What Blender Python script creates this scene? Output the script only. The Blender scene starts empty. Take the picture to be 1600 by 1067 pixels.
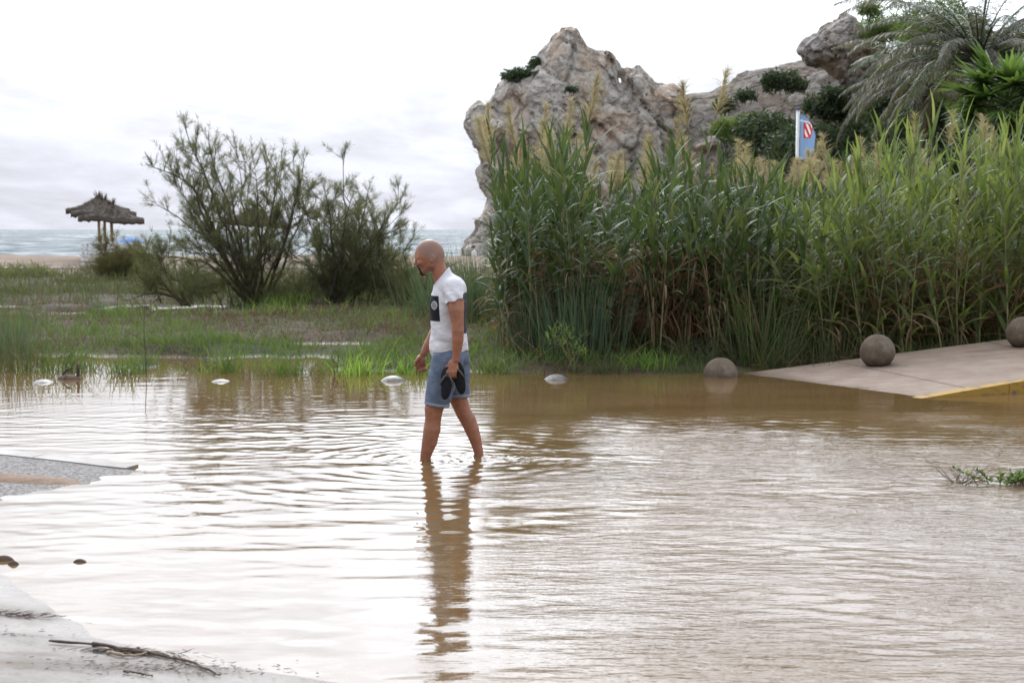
import bpy, math, random
import numpy as np
from mathutils import Vector, Matrix
R = math.radians
rng = np.random.default_rng(7)
random.seed(7)
sc = bpy.context.scene
COL = sc.collection

# ------------------------------------------------------------------ camera, sky, sun, exposure
F_PX, CAM_H, HOR = 2222.0, 1.75, 358.0
PITCH = math.atan((533.5 - HOR) / F_PX)
cam_d = bpy.data.cameras.new('camera')
cam = bpy.data.objects.new('camera', cam_d); COL.objects.link(cam)
cam.location = (0, 0, CAM_H); cam.rotation_euler = (math.pi/2 - PITCH, 0, 0)
cam_d.sensor_width = 36; cam_d.lens = 36*F_PX/1600; cam_d.clip_start = .1; cam_d.clip_end = 20000
cam_d.dof.use_dof = True; cam_d.dof.focus_distance = 10.9; cam_d.dof.aperture_fstop = 4.5
sc.camera = cam

SUN_EL, SUN_AZ = R(40), R(-8)            # azimuth from +Y, negative = left
SUN = Vector((math.sin(SUN_AZ)*math.cos(SUN_EL), math.cos(SUN_AZ)*math.cos(SUN_EL), math.sin(SUN_EL)))

class NT:
    """small node-tree helper"""
    def __init__(s, tree): s.t = tree; s.t.nodes.clear()
    def n(s, typ, **kw):
        nd = s.t.nodes.new(typ)
        for k, v in kw.items(): setattr(nd, k, v)
        return nd
    def l(s, a, b): s.t.links.new(a, b)
    def put(s, sock, v):
        if isinstance(v, bpy.types.NodeSocket): s.l(v, sock)
        elif isinstance(v, (tuple, list)) and len(v) == 3 and sock.type == 'RGBA': sock.default_value = (*v, 1)
        else: sock.default_value = v
    def m(s, op, a, b=0.0, c=0.0, clamp=False):
        nd = s.n('ShaderNodeMath', operation=op, use_clamp=clamp)
        s.put(nd.inputs[0], a); s.put(nd.inputs[1], b); s.put(nd.inputs[2], c)
        return nd.outputs[0]
    def vm(s, op, a, b=(0, 0, 0)):
        nd = s.n('ShaderNodeVectorMath', operation=op)
        s.put(nd.inputs[0], a); s.put(nd.inputs[1], b)
        return nd.outputs['Value'] if op in ('DOT_PRODUCT', 'LENGTH', 'DISTANCE') else nd.outputs[0]
    def mix(s, f, a, b):
        nd = s.n('ShaderNodeMix', data_type='RGBA')
        s.put(nd.inputs[0], f); s.put(nd.inputs[6], a); s.put(nd.inputs[7], b)
        return nd.outputs[2]
    def noise(s, vec, scale, detail=3, rough=.55, out=0, dist=0.0):
        nd = s.n('ShaderNodeTexNoise'); s.put(nd.inputs['Vector'], vec)
        nd.inputs['Scale'].default_value = scale; nd.inputs['Detail'].default_value = detail
        nd.inputs['Roughness'].default_value = rough; nd.inputs['Distortion'].default_value = dist
        return nd.outputs[out]
    def vor(s, vec, scale, feature='F1', out=0):
        nd = s.n('ShaderNodeTexVoronoi', feature=feature); s.put(nd.inputs['Vector'], vec)
        nd.inputs['Scale'].default_value = scale
        return nd.outputs[out]
    def ss(s, x, a, b, lo=0.0, hi=1.0):
        nd = s.n('ShaderNodeMapRange', interpolation_type='SMOOTHSTEP'); s.put(nd.inputs[0], x)
        for i, v in enumerate((a, b, lo, hi)): nd.inputs[i+1].default_value = v
        return nd.outputs[0]
    def ramp(s, x, stops):
        nd = s.n('ShaderNodeValToRGB'); s.put(nd.inputs[0], x)
        e = nd.color_ramp.elements
        while len(e) < len(stops): e.new(.5)
        for el, (p, c) in zip(e, stops): el.position = p; el.color = (*c, 1)
        return nd.outputs[0]
    def comb(s, x, y, z):
        nd = s.n('ShaderNodeCombineXYZ')
        for i, v in enumerate((x, y, z)): s.put(nd.inputs[i], v)
        return nd.outputs[0]
    def sep(s, v):
        nd = s.n('ShaderNodeSeparateXYZ'); s.put(nd.inputs[0], v); return nd.outputs

world = bpy.data.worlds.new('World'); sc.world = world; world.use_nodes = True
w = NT(world.node_tree)
dirv = w.n('ShaderNodeTexCoord').outputs['Generated']
dx, dy, dz = w.sep(dirv)
zz = w.m('MAXIMUM', dz, 0.0)
den = w.m('ADD', zz, .12)
plan = w.comb(w.m('DIVIDE', dx, den), w.m('DIVIDE', dy, den), 0.0)
plan = w.vm('MULTIPLY', plan, (1.0, .55, 1.0))
cl = w.noise(plan, 1.15, 6, .6, dist=.25)
cl2 = w.noise(w.vm('ADD', plan, (7, 3, 0)), .55, 3, .5)
sky = w.n('ShaderNodeTexSky', sky_type='NISHITA')
sky.sun_disc = False; sky.sun_elevation = SUN_EL; sky.sun_rotation = SUN_AZ
skyc = w.vm('MULTIPLY', sky.outputs[0], (.1, .1, .1))
base = w.ramp(zz, [(0, (.75, .775, .865)), (.05, (.775, .80, .885)), (.09, (.88, .90, .965)), (.15, (.97, 1.02, 1.10)),
                   (.45, (.97, 1.03, 1.13)), (1, (.88, .92, 1.0))])
glow_d = w.m('MAXIMUM', w.vm('DOT_PRODUCT', dirv, tuple(SUN)), 0.0)
glow = w.m('ADD', w.m('MULTIPLY', w.m('POWER', glow_d, 8.0), 4.2), w.m('MULTIPLY', w.m('POWER', glow_d, 1.5), .9))
glow = w.m('MULTIPLY', glow, w.ss(zz, .075, .28))
patch = w.m('ADD', 1.0, w.m('MULTIPLY', w.m('SUBTRACT', w.ss(cl, .34, .70, .0, 1.0), .2), w.ss(zz, .04, .2, .34, .85)))
patch = w.m('MULTIPLY', patch, w.ss(cl2, .3, .7, .97, 1.08))
lum = w.m('MULTIPLY', w.m('ADD', glow, 1.0), patch)
cloud = w.vm('MULTIPLY', base, w.comb(lum, lum, lum))
skyf = w.mix(w.ss(cl, .62, .9, .98, .85), skyc, cloud)
bg = w.n('ShaderNodeBackground'); w.l(skyf, bg.inputs[0]); bg.inputs[1].default_value = 1.0
w.l(bg.outputs[0], w.n('ShaderNodeOutputWorld').inputs[0])
world.cycles.sampling_method = 'MANUAL'; world.cycles.sample_map_resolution = 512

sun_d = bpy.data.lights.new('sun', 'SUN'); sun_d.energy = 1.2; sun_d.angle = R(11); sun_d.color = (1, .95, .87)
sun = bpy.data.objects.new('sun', sun_d); COL.objects.link(sun)
sun.rotation_euler = SUN.to_track_quat('Z', 'Y').to_euler()

vs = sc.view_settings
vs.view_transform = 'Standard'; vs.look = 'None'; vs.exposure = 0.0; vs.gamma = 1.0; vs.use_curve_mapping = False
sc.render.engine = 'CYCLES'
cy = sc.cycles
cy.use_denoising = True
try: cy.denoiser = 'OPENIMAGEDENOISE'; cy.denoising_prefilter = 'ACCURATE'
except Exception: pass
cy.max_bounces = 7; cy.diffuse_bounces = 3; cy.glossy_bounces = 3; cy.transmission_bounces = 4; cy.transparent_max_bounces = 8
cy.use_adaptive_sampling = True; cy.adaptive_threshold = .02
cy.caustics_reflective = False; cy.caustics_refractive = False
cy.sample_clamp_indirect = 6.0

def at(px, py, Y):
    """the world point at distance Y (along +Y) whose picture position is (px, py) of the 1600 wide photograph"""
    rx = (px-800)/F_PX; ry = -(py-533.5)/F_PX
    c, s = math.cos(PITCH), math.sin(PITCH)
    d = Vector((rx, c + ry*s, -s + ry*c))
    return Vector((d.x/d.y*Y, Y, CAM_H + d.z/d.y*Y))
def on(px, py, z=0.0):
    """the point of the level z under a picture position"""
    rx = (px-800)/F_PX; ry = -(py-533.5)/F_PX
    c, s = math.cos(PITCH), math.sin(PITCH)
    d = Vector((rx, c + ry*s, -s + ry*c)); t = (z-CAM_H)/d.z
    return Vector((d.x*t, d.y*t, z))

# ------------------------------------------------------------------ numpy noise
def _h(i, j, k, seed):
    u = lambda a: np.asarray(a).astype(np.uint32)
    n = u(i)*np.uint32(374761393) + u(j)*np.uint32(668265263) + u(k)*np.uint32(2246822519) + np.uint32((seed*974634777) & 0xffffffff)
    n = (n ^ (n >> np.uint32(13)))*np.uint32(1274126177)
    n = (n ^ (n >> np.uint32(16)))*np.uint32(2246822519)
    return ((n ^ (n >> np.uint32(15))) & np.uint32(0xffffff)).astype(np.float32)*np.float32(1/0xffffff)
def vnoise(p, seed=0):
    """value noise, 0..1, p (N,3)"""
    p = np.asarray(p, float); i = np.floor(p).astype(np.int64); f = p - i; u = f*f*(3-2*f)
    r = 0
    for a in (0, 1):
        for b in (0, 1):
            for c in (0, 1):
                wgt = (u[:, 0] if a else 1-u[:, 0])*(u[:, 1] if b else 1-u[:, 1])*(u[:, 2] if c else 1-u[:, 2])
                r = r + wgt*_h(i[:, 0]+a, i[:, 1]+b, i[:, 2]+c, seed)
    return r
def fbm(p, octv=4, seed=0):
    r = 0; a = .5; q = np.asarray(p, float)
    for o in range(octv):
        r = r + a*(vnoise(q, seed+o)*2-1); q = q*2.03 + 11.3; a *= .5
    return r
def cells(p, seed=0):
    """voronoi: F1, F2, nearest point, id hash"""
    i = np.floor(p).astype(np.int64)
    f1 = np.full(len(p), 9.); f2 = np.full(len(p), 9.); pt = np.zeros_like(p); idh = np.zeros(len(p))
    for a in (-1, 0, 1):
        for b in (-1, 0, 1):
            for c in (-1, 0, 1):
                I, J, K = i[:, 0]+a, i[:, 1]+b, i[:, 2]+c
                q = np.stack([I+_h(I, J, K, seed), J+_h(I, J, K, seed+1), K+_h(I, J, K, seed+2)], 1)
                d = np.linalg.norm(q-p, axis=1)
                near = d < f1
                f2 = np.where(near, f1, np.minimum(f2, d))
                pt[near] = q[near]; idh[near] = _h(I, J, K, seed+3)[near]
                f1 = np.where(near, d, f1)
    return f1, f2, pt, idh
def sst(x, a, b):
    t = np.clip((x-a)/(b-a), 0, 1); return t*t*(3-2*t)

# ------------------------------------------------------------------ mesh helpers
def tag(o, label=None, cat=None, group=None, kind=None):
    if label: o['label'] = label
    if cat: o['category'] = cat
    if group: o['group'] = group
    if kind: o['kind'] = kind
    return o
def empty(name, loc=(0, 0, 0), rz=0.0, parent=None):
    o = bpy.data.objects.new(name, None); COL.objects.link(o)
    o.location = loc; o.rotation_euler = (0, 0, rz); o.parent = parent; o.empty_display_size = .1
    return o
class MB:
    """collects vertices, quads and triangles; build() makes ONE mesh object"""
    def __init__(s): s.V = []; s.Q = []; s.T = []; s.A = []; s.n = 0
    def add(s, V, Q=None, T=None, var=None):
        V = np.asarray(V, np.float64).reshape(-1, 3)
        if Q is not None and len(Q): s.Q.append(np.asarray(Q, np.int64).reshape(-1, 4)+s.n)
        if T is not None and len(T): s.T.append(np.asarray(T, np.int64).reshape(-1, 3)+s.n)
        s.V.append(V)
        s.A.append(np.broadcast_to(np.asarray(.5 if var is None else var, float), (len(V),)))
        s.n += len(V); return s
    def mesh(s, name, mat, smooth=True):
        me = bpy.data.meshes.new(name)
        V = np.concatenate(s.V) if s.V else np.zeros((0, 3))
        Q = np.concatenate(s.Q) if s.Q else np.zeros((0, 4), np.int64)
        T = np.concatenate(s.T) if s.T else np.zeros((0, 3), np.int64)
        me.vertices.add(len(V)); me.vertices.foreach_set('co', V.astype(np.float32).ravel())
        nl = 4*len(Q)+3*len(T); me.loops.add(nl)
        me.loops.foreach_set('vertex_index', np.concatenate([Q.ravel(), T.ravel()]).astype(np.int32))
        me.polygons.add(len(Q)+len(T))
        me.polygons.foreach_set('loop_start', np.concatenate([np.arange(len(Q))*4, 4*len(Q)+np.arange(len(T))*3]).astype(np.int32))
        me.polygons.foreach_set('use_smooth', np.full(len(Q)+len(T), smooth))
        at_ = me.attributes.new('var', 'FLOAT', 'POINT')
        at_.data.foreach_set('value', np.concatenate(s.A).astype(np.float32))
        me.update(calc_edges=True); me.validate()
        if mat: me.materials.append(mat)
        return me
    def build(s, name, mat, parent=None, loc=None, smooth=True):
        o = bpy.data.objects.new(name, s.mesh(name, mat, smooth)); COL.objects.link(o)
        if parent: o.parent = parent
        if loc is not None: o.location = loc
        return o
    # shapes
    def tube(s, pts, rad, sides=6, var=None, cap=True):
        P = np.asarray([tuple(p) for p in pts], float); n = len(P)
        r = np.broadcast_to(np.asarray(rad, float), (n,))
        T = np.gradient(P, axis=0); T /= np.linalg.norm(T, axis=1, keepdims=True)+1e-9
        ref = np.array([0, 0, 1.]) if abs(T[0][2]) < .9 else np.array([1., 0, 0])
        a = np.linspace(0, 2*np.pi, sides, endpoint=False)
        V = np.zeros((n, sides, 3)); U = np.cross(T[0], ref); U /= np.linalg.norm(U)
        for k in range(n):
            U = U - T[k]*U.dot(T[k]); U /= np.linalg.norm(U)+1e-9; W = np.cross(T[k], U)
            V[k] = P[k] + r[k]*(np.cos(a)[:, None]*U + np.sin(a)[:, None]*W)
        i = np.arange(sides); j = (i+1) % sides
        Q = np.concatenate([np.stack([k*sides+i, k*sides+j, (k+1)*sides+j, (k+1)*sides+i], 1) for k in range(n-1)])
        Tt = None
        if cap:
            Tt = [(0, b+1, b) for b in range(1, sides-1)] + [((n-1)*sides, (n-1)*sides+b, (n-1)*sides+b+1) for b in range(1, sides-1)]
        return s.add(V, Q, Tt, var)
    def box(s, lo, hi, var=None):
        x0, y0, z0 = lo; x1, y1, z1 = hi
        V = [(x0, y0, z0), (x1, y0, z0), (x1, y1, z0), (x0, y1, z0), (x0, y0, z1), (x1, y0, z1), (x1, y1, z1), (x0, y1, z1)]
        return s.add(V, [(0, 3, 2, 1), (4, 5, 6, 7), (0, 1, 5, 4), (1, 2, 6, 5), (2, 3, 7, 6), (3, 0, 4, 7)], None, var)
    def blades(s, base, az, length, width, tilt, bend, K=3, roll=None, var=None, tip=.05, shape=.8):
        """N tapering strips that start at base, lean towards az by tilt and curl by bend along their length"""
        base = np.asarray(base, float).reshape(-1, 3); N = len(base)
        g = lambda x: np.broadcast_to(np.asarray(x, float), (N,))
        az, length, width, tilt, bend = map(g, (az, length, width, tilt, bend))
        roll = g(0 if roll is None else roll)
        hd = np.stack([np.cos(az), np.sin(az), np.zeros(N)], 1); pd = np.stack([-np.sin(az), np.cos(az), np.zeros(N)], 1)
        up = np.array([0, 0, 1.])
        P = base.copy(); V = np.zeros((N, K+1, 2, 3))
        for k in range(K+1):
            t = k/K; th = tilt + bend*t
            tan = np.sin(th)[:, None]*hd + np.cos(th)[:, None]*up
            nor = np.cross(tan, pd)
            wd = np.cos(roll)[:, None]*pd + np.sin(roll)[:, None]*nor
            prof = (min(1, .55+1.8*t))*max(tip, (1-t**1.6))**shape
            V[:, k, 0] = P - wd*(width*.5*prof)[:, None]; V[:, k, 1] = P + wd*(width*.5*prof)[:, None]
            th2 = tilt + bend*(t+.5/K)
            P = P + (length/K)[:, None]*(np.sin(th2)[:, None]*hd + np.cos(th2)[:, None]*up)
        b = np.arange(N)[:, None]*(2*(K+1)); k = np.arange(K)[None, :]*2
        Q = np.stack([b+k, b+k+1, b+k+3, b+k+2], 2).reshape(-1, 4)
        v = None if var is None else np.repeat(g(var), 2*(K+1))
        return s.add(V, Q, None, v)
    def leaves(s, pos, nrm_rand, size, aspect=.45, var=None, r=None):
        """N small diamond leaves with random orientation"""
        r = r or rng; pos = np.asarray(pos, float).reshape(-1, 3); N = len(pos)
        d = r.normal(size=(N, 3)); d /= np.linalg.norm(d, axis=1, keepdims=True)
        e = r.normal(size=(N, 3)); e -= d*(e*d).sum(1, keepdims=True); e /= np.linalg.norm(e, axis=1, keepdims=True)
        L = np.broadcast_to(np.asarray(size, float), (N,))[:, None]
        V = np.stack([pos, pos+d*L*.5+e*L*aspect*.5, pos+d*L, pos+d*L*.5-e*L*aspect*.5], 1)
        Q = np.arange(N)[:, None]*4+np.arange(4)[None, :]
        return s.add(V, Q, None, None if var is None else np.repeat(np.broadcast_to(var, (N,)), 4))

def surface_nets(Fv, org, h):
    """closed surface of the zero level of Fv (negative inside)"""
    S = Fv < 0
    nx, ny, nz = Fv.shape
    c = [S[a:nx-1+a, b:ny-1+b, d:nz-1+d] for a in (0, 1) for b in (0, 1) for d in (0, 1)]
    allin = c[0].copy(); anyin = c[0].copy()
    for q in c[1:]: allin &= q; anyin |= q
    act = anyin & ~allin
    idx = np.full(act.shape, -1, np.int64); ii = np.argwhere(act); idx[act] = np.arange(len(ii))
    corner = np.array([(a, b, d) for a in (0, 1) for b in (0, 1) for d in (0, 1)])
    val = np.stack([Fv[ii[:, 0]+a, ii[:, 1]+b, ii[:, 2]+d] for a, b, d in corner], 1)
    acc = np.zeros((len(ii), 3)); cnt = np.zeros(len(ii))
    for p in range(8):
        for q in range(p+1, 8):
            if np.abs(corner[p]-corner[q]).sum() != 1: continue
            x = (val[:, p] < 0) != (val[:, q] < 0)
            t = val[:, p]/np.where(np.abs(val[:, p]-val[:, q]) < 1e-12, 1, val[:, p]-val[:, q])
            pt = corner[p] + t[:, None]*(corner[q]-corner[p])
            acc[x] += pt[x]; cnt[x] += 1
    V = np.asarray(org) + h*(ii + acc/np.maximum(cnt, 1)[:, None])
    quads = []
    for ax in range(3):
        A = [slice(None)]*3; B = [slice(None)]*3; A[ax] = slice(0, -1); B[ax] = slice(1, None)
        ch = S[tuple(A)] != S[tuple(B)]
        e = np.argwhere(ch); o1, o2 = [(1, 2), (2, 0), (0, 1)][ax]
        ok = (e[:, o1] > 0) & (e[:, o2] > 0) & (e[:, o1] < Fv.shape[o1]-1) & (e[:, o2] < Fv.shape[o2]-1); e = e[ok]
        def cid(u, v):
            f = e.copy(); f[:, o1] -= u; f[:, o2] -= v; return idx[f[:, 0], f[:, 1], f[:, 2]]
        q = np.stack([cid(1, 1), cid(0, 1), cid(0, 0), cid(1, 0)], 1)
        flip = ~S[e[:, 0], e[:, 1], e[:, 2]]
        q[flip] = q[flip][:, ::-1]; quads.append(q)
    return V, np.concatenate(quads)

# ------------------------------------------------------------------ materials
MATS = {}
def new_mat(name):
    m = bpy.data.materials.new(name); m.use_nodes = True
    return m, NT(m.node_tree)
def finish(nt, shader): nt.l(shader, nt.n('ShaderNodeOutputMaterial').inputs[0])
def bsdf(nt, col, rough=.7, spec=.3, normal=None, **kw):
    b = nt.n('ShaderNodeBsdfPrincipled')
    nt.put(b.inputs['Base Color'], col); nt.put(b.inputs['Roughness'], rough); nt.put(b.inputs['Specular IOR Level'], spec)
    if normal is not None: nt.l(normal, b.inputs['Normal'])
    for k, v in kw.items(): nt.put(b.inputs[k], v)
    return b.outputs[0]
def bump(nt, h, strength=.5, dist=.02):
    b = nt.n('ShaderNodeBump'); nt.l(h, b.inputs['Height']); b.inputs['Strength'].default_value = strength; b.inputs['Distance'].default_value = dist
    return b.outputs[0]
def pos(nt): return nt.n('ShaderNodeNewGeometry').outputs['Position']
def objc(nt): return nt.n('ShaderNodeTexCoord').outputs['Object']
def plain(name, c1, c2, scale=4, rough=.7, spec=.3, bstr=.3, bdist=.01, bscale=None, obj=True):
    m, nt = new_mat(name); v = objc(nt) if obj else pos(nt)
    f = nt.ss(nt.noise(v, scale, 5, .6), .3, .7)
    bs = bump(nt, nt.noise(v, bscale or scale*6, 4), bstr, bdist)
    finish(nt, bsdf(nt, nt.mix(f, c1, c2), rough, spec, bs)); MATS[name] = m; return m
def leafm(name, c1, c2, c3=None, trans=.45, rough=.5, spec=.35, obj_var=True):
    """thin leaf: diffuse + light through it; colour varies by leaf ('var') and by plant"""
    m, nt = new_mat(name)
    a = nt.n('ShaderNodeAttribute', attribute_name='var').outputs['Fac']
    if obj_var:
        a = nt.m('ADD', nt.m('MULTIPLY', a, .75), nt.m('MULTIPLY', nt.n('ShaderNodeObjectInfo').outputs['Random'], .25))
    col = nt.ramp(a, [(0, c1), (.8, c2), (1, c3 or c2)])
    d = bsdf(nt, col, rough, spec)
    t = nt.n('ShaderNodeBsdfTranslucent'); nt.l(nt.vm('MULTIPLY', col, (1.5, 1.5, .9)), t.inputs[0])
    mx = nt.n('ShaderNodeMixShader'); mx.inputs[0].default_value = trans
    nt.l(d, mx.inputs[1]); nt.l(t.outputs[0], mx.inputs[2]); finish(nt, mx.outputs[0]); MATS[name] = m; return m

leafm('reed_leaf', (.034, .060, .024), (.074, .105, .040), (.17, .17, .085), .38, .5, .3)
leafm('reed_young', (.075, .110, .038), (.145, .180, .062), (.24, .245, .115), .48, .5, .3)
leafm('reed_dead', (.13, .075, .045), (.24, .155, .09), (.33, .24, .15), .3, .7, .2)
leafm('plume', (.25, .205, .14), (.36, .305, .215), (.43, .38, .29), .35, .8, .1)
leafm('rush', (.045, .075, .050), (.085, .125, .07), (.13, .15, .08), .3, .5, .4)
leafm('tamarisk', (.068, .078, .044), (.135, .142, .076), (.19, .185, .105), .5, .7, .2)
leafm('tamarisk_brown', (.075, .058, .035), (.115, .115, .05), (.16, .13, .075), .35, .7, .2)
leafm('grass', (.046, .080, .024), (.105, .152, .045), (.19, .20, .09), .45, .55, .3)
leafm('grass_bright', (.082, .155, .030), (.15, .24, .050), (.20, .26, .085), .5, .55, .3)
leafm('grass_olive', (.045, .058, .027), (.088, .098, .048), (.15, .135, .08), .4, .6, .25)
leafm('grass_dead', (.068, .044, .032), (.13, .088, .066), (.24, .18, .145), .25, .8, .15)
leafm('scrub', (.028, .045, .026), (.060, .085, .042), (.10, .12, .06), .25, .6, .25)
leafm('pine', (.06, .10, .025), (.13, .19, .045), (.19, .24, .07), .35, .6, .25)
leafm('palm_dry', (.055, .056, .036), (.11, .105, .072), (.21, .19, .15), .3, .5, .45)
leafm('palm_green', (.045, .07, .032), (.09, .12, .05), (.16, .17, .09), .35, .4, .5)
leafm('fan_green', (.05, .095, .032), (.12, .19, .05), (.25, .27, .08), .4, .32, .6)
leafm('straw', (.085, .07, .06), (.15, .128, .11), (.20, .175, .15), .15, .85, .1)
leafm('straw_dark', (.07, .055, .05), (.14, .115, .1), (.2, .17, .15), .1, .85, .1)
plain('reed_stem', (.12, .13, .05), (.20, .19, .09), 6, .5)
plain('bark', (.055, .042, .034), (.12, .095, .075), 9, .9, .1, .6, .02)
plain('palm_trunk', (.05, .04, .032), (.13, .10, .08), 5, .95, .1, 1, .05)
plain('post_wood', (.36, .27, .15), (.48, .38, .24), 7, .7, .2)
plain('twig', (.045, .030, .022), (.11, .075, .055), 14, .8, .2)
plain('driftwood', (.20, .15, .11), (.33, .27, .21), 14, .8, .2)
plain('white_plastic', (.62, .63, .66), (.72, .73, .75), 4, .5, .3)
plain('blue_cloth', (.10, .19, .42), (.16, .27, .52), 4, .8, .2)
plain('white_paint', (.66, .67, .68), (.75, .75, .75), 4, .4, .4)

def rockmat(name, grey1, grey2, warm, dark, warmbias=.5, sc_=1.0):
    m, nt = new_mat(name); v = objc(nt)
    n1 = nt.noise(v, .45*sc_, 6, .62); n2 = nt.noise(v, 2.6*sc_, 6, .68); n3 = nt.noise(v, 9*sc_, 5, .7)
    col = nt.mix(nt.ss(n2, .32, .68), grey1, grey2)
    x, y, z = nt.sep(v)
    wf = nt.m('ADD', nt.ss(n1, .42, .60), nt.m('MULTIPLY', nt.m('SUBTRACT', nt.m('MULTIPLY', x, .055), warmbias), 1.0), clamp=True)
    col = nt.mix(nt.m('MULTIPLY', wf, .8), col, warm)
    col = nt.mix(nt.ss(nt.noise(nt.vm('MULTIPLY', v, (1.6, 1.6, .45)), 1.1*sc_, 6, .7), .56, .72, 0, .65), col, dark)
    pit = nt.ss(nt.vor(v, 5*sc_), .05, .22)
    col = nt.mix(nt.m('MULTIPLY', nt.m('SUBTRACT', 1.0, pit), .55), col, dark)
    col = nt.mix(nt.ss(n3, .5, .75, 0, .35), col, (.16, .14, .125))
    ck = nt.m('MINIMUM', nt.m('MULTIPLY', nt.vor(nt.vm('ADD', v, nt.vm('MULTIPLY', nt.noise(v, 1.2, 3, .5, 1), (.6, .6, .6))), .9*sc_, 'DISTANCE_TO_EDGE'), 5.0), 1.0)
    wv = nt.vm('ADD', nt.vm('MULTIPLY', v, (1, 1, .55)), nt.vm('MULTIPLY', nt.noise(v, .8, 4, .6, 1), (1.1, 1.1, 1.1)))
    c2 = nt.vor(wv, .42*sc_, 'DISTANCE_TO_EDGE')
    col = nt.mix(nt.ss(c2, .0, .05, .5, 0), col, (.10, .08, .065))
    col = nt.mix(nt.ss(ck, .0, .32, .28, 0), col, dark)
    hgt = nt.m('ADD', nt.m('ADD', nt.m('MULTIPLY', nt.ss(c2, 0, .08), .9), nt.m('MULTIPLY', n2, 1.1), nt.m('MULTIPLY', n3, .5)), nt.m('ADD', nt.m('MULTIPLY', ck, .6), nt.m('MULTIPLY', pit, .25)))
    finish(nt, bsdf(nt, col, .9, .15, bump(nt, hgt, 1.0, .30))); MATS[name] = m
rockmat('sea_rock', (.43, .40, .36), (.60, .565, .515), (.46, .325, .225), (.20, .155, .12), .22)
rockmat('hill_rock', (.17, .15, .13), (.26, .235, .21), (.25, .18, .13), (.08, .065, .055), .1)
rockmat('boulder_rock', (.30, .27, .245), (.42, .395, .37), (.38, .28, .21), (.12, .10, .085), .1)

# ------------------------------------------------------------------ the ground and the sea
def poolmask(x, y):
    """where the marsh dips under the water (1 = pool)"""
    sh = np.shape(x); x, y = np.ravel(x), np.ravel(y)
    P = np.stack([x*.42, y*.33, 0*x], -1)
    n = fbm(P, 3, 41)
    n = n+.9*fbm(np.stack([x*1.5, y*1.1, 0*x], -1), 2, 44)
    m = np.exp(-((y-18.4)/1.3)**2)*sst(-x, 1.4, 3.6)*(.66+1.5*n)
    m = np.maximum(m, np.exp(-((y-30.5)/1.7)**2)*sst(-x, 5, 6.5)*(.62+1.8*n))
    m = np.maximum(m, np.exp(-((y-27.0)/.9)**2)*sst(-x, 7.2, 8.5)*(.55+1.8*n))
    m = np.maximum(m, np.exp(-((y-17.9)/.5)**2-((x-3.9)/.75)**2)*1.1)
    m = np.maximum(m, np.exp(-((y-21.0)/.8)**2-((x+2.8)/1.5)**2)*(.5+n))
    return np.clip(m, 0, 1).reshape(sh)
def gh(x, y):
    x = np.asarray(x, float); y = np.asarray(y, float); sh = np.broadcast(x, y).shape
    x = np.broadcast_to(x, sh).ravel(); y = np.broadcast_to(y, sh).ravel()
    n = fbm(np.stack([x*.35, y*.35, 0*x], 1), 4, 3); nf = fbm(np.stack([x*1.7, y*1.7, 0*x], 1), 3, 9)
    yb = 16.9 + .45*n + .25*nf
    h = -.28 + .36*sst(y, yb-.35, yb+.7)
    h += sst(y, 17.5, 20)*(.04*n + .05*nf + .05)
    h += sst(x, -1.5, 2)*sst(y, 17.6, 19.5)*.14
    h -= poolmask(x, y)*.33
    h += sst(y, 36, 47)*.10 + sst(y, 47, 54)*.30
    h += sst(y, 30, 60)*sst(x, 8, 30)*1.2
    h -= sst(y, 66, 92)*2.2*(1-sst(x, 6, 16)*.9)
    h += sst(y, 54, 60)*(.06*n)
    h += sst(-y, -3.2, -.2)*.40 + sst(np.abs(x), 24, 34)*(y < 44)*.5
    return h.reshape(sh)
def axis(*segs):
    out = []
    for a, b, st in segs: out.append(np.arange(a, b, st))
    return np.concatenate(out+[[segs[-1][1]]])
gx = axis((-3000, -100, 580), (-100, -24, 5), (-24, -14, .5), (-14, 12, .14), (12, 24, .5), (24, 100, 5), (100, 3000, 580))
gy = axis((-200, -20, 30), (-20, 14, 1.2), (14, 34, .14), (34, 62, .4), (62, 110, 2))
def grid(mb, xs, ys, zf):
    X, Y = np.meshgrid(xs, ys, indexing='ij'); Z = zf(X, Y)
    nx, ny = len(xs), len(ys); i = np.arange(nx-1)[:, None]*ny+np.arange(ny-1)[None, :]
    mb.add(np.stack([X, Y, Z], -1), np.stack([i, i+ny, i+ny+1, i+1], -1).reshape(-1, 4))
m, nt = new_mat('soil'); v = pos(nt); px_, py_, pz_ = nt.sep(v)
mud = nt.mix(nt.ss(nt.noise(v, 2.2, 5, .65), .35, .65), (.034, .024, .016), (.082, .058, .038))
mud = nt.mix(nt.ss(nt.noise(v, .5, 4, .6), .5, .62), mud, (.04, .05, .022))
sandc = nt.mix(nt.ss(nt.noise(v, 1.3, 6, .6), .3, .7), (.15, .108, .078), (.21, .158, .12))
sf = nt.ss(nt.m('ADD', py_, nt.m('MULTIPLY', nt.noise(v, .3, 4), 8.0)), 47, 53)
wet = nt.ss(pz_, .0, .04, .28, .9)
finish(nt, bsdf(nt, nt.mix(sf, mud, sandc), wet, .15, bump(nt, nt.noise(v, 14, 5, .7), .8, .03)))
mb = MB(); grid(mb, gx, gy, gh)
tag(mb.build('ground', m), kind='structure')

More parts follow.
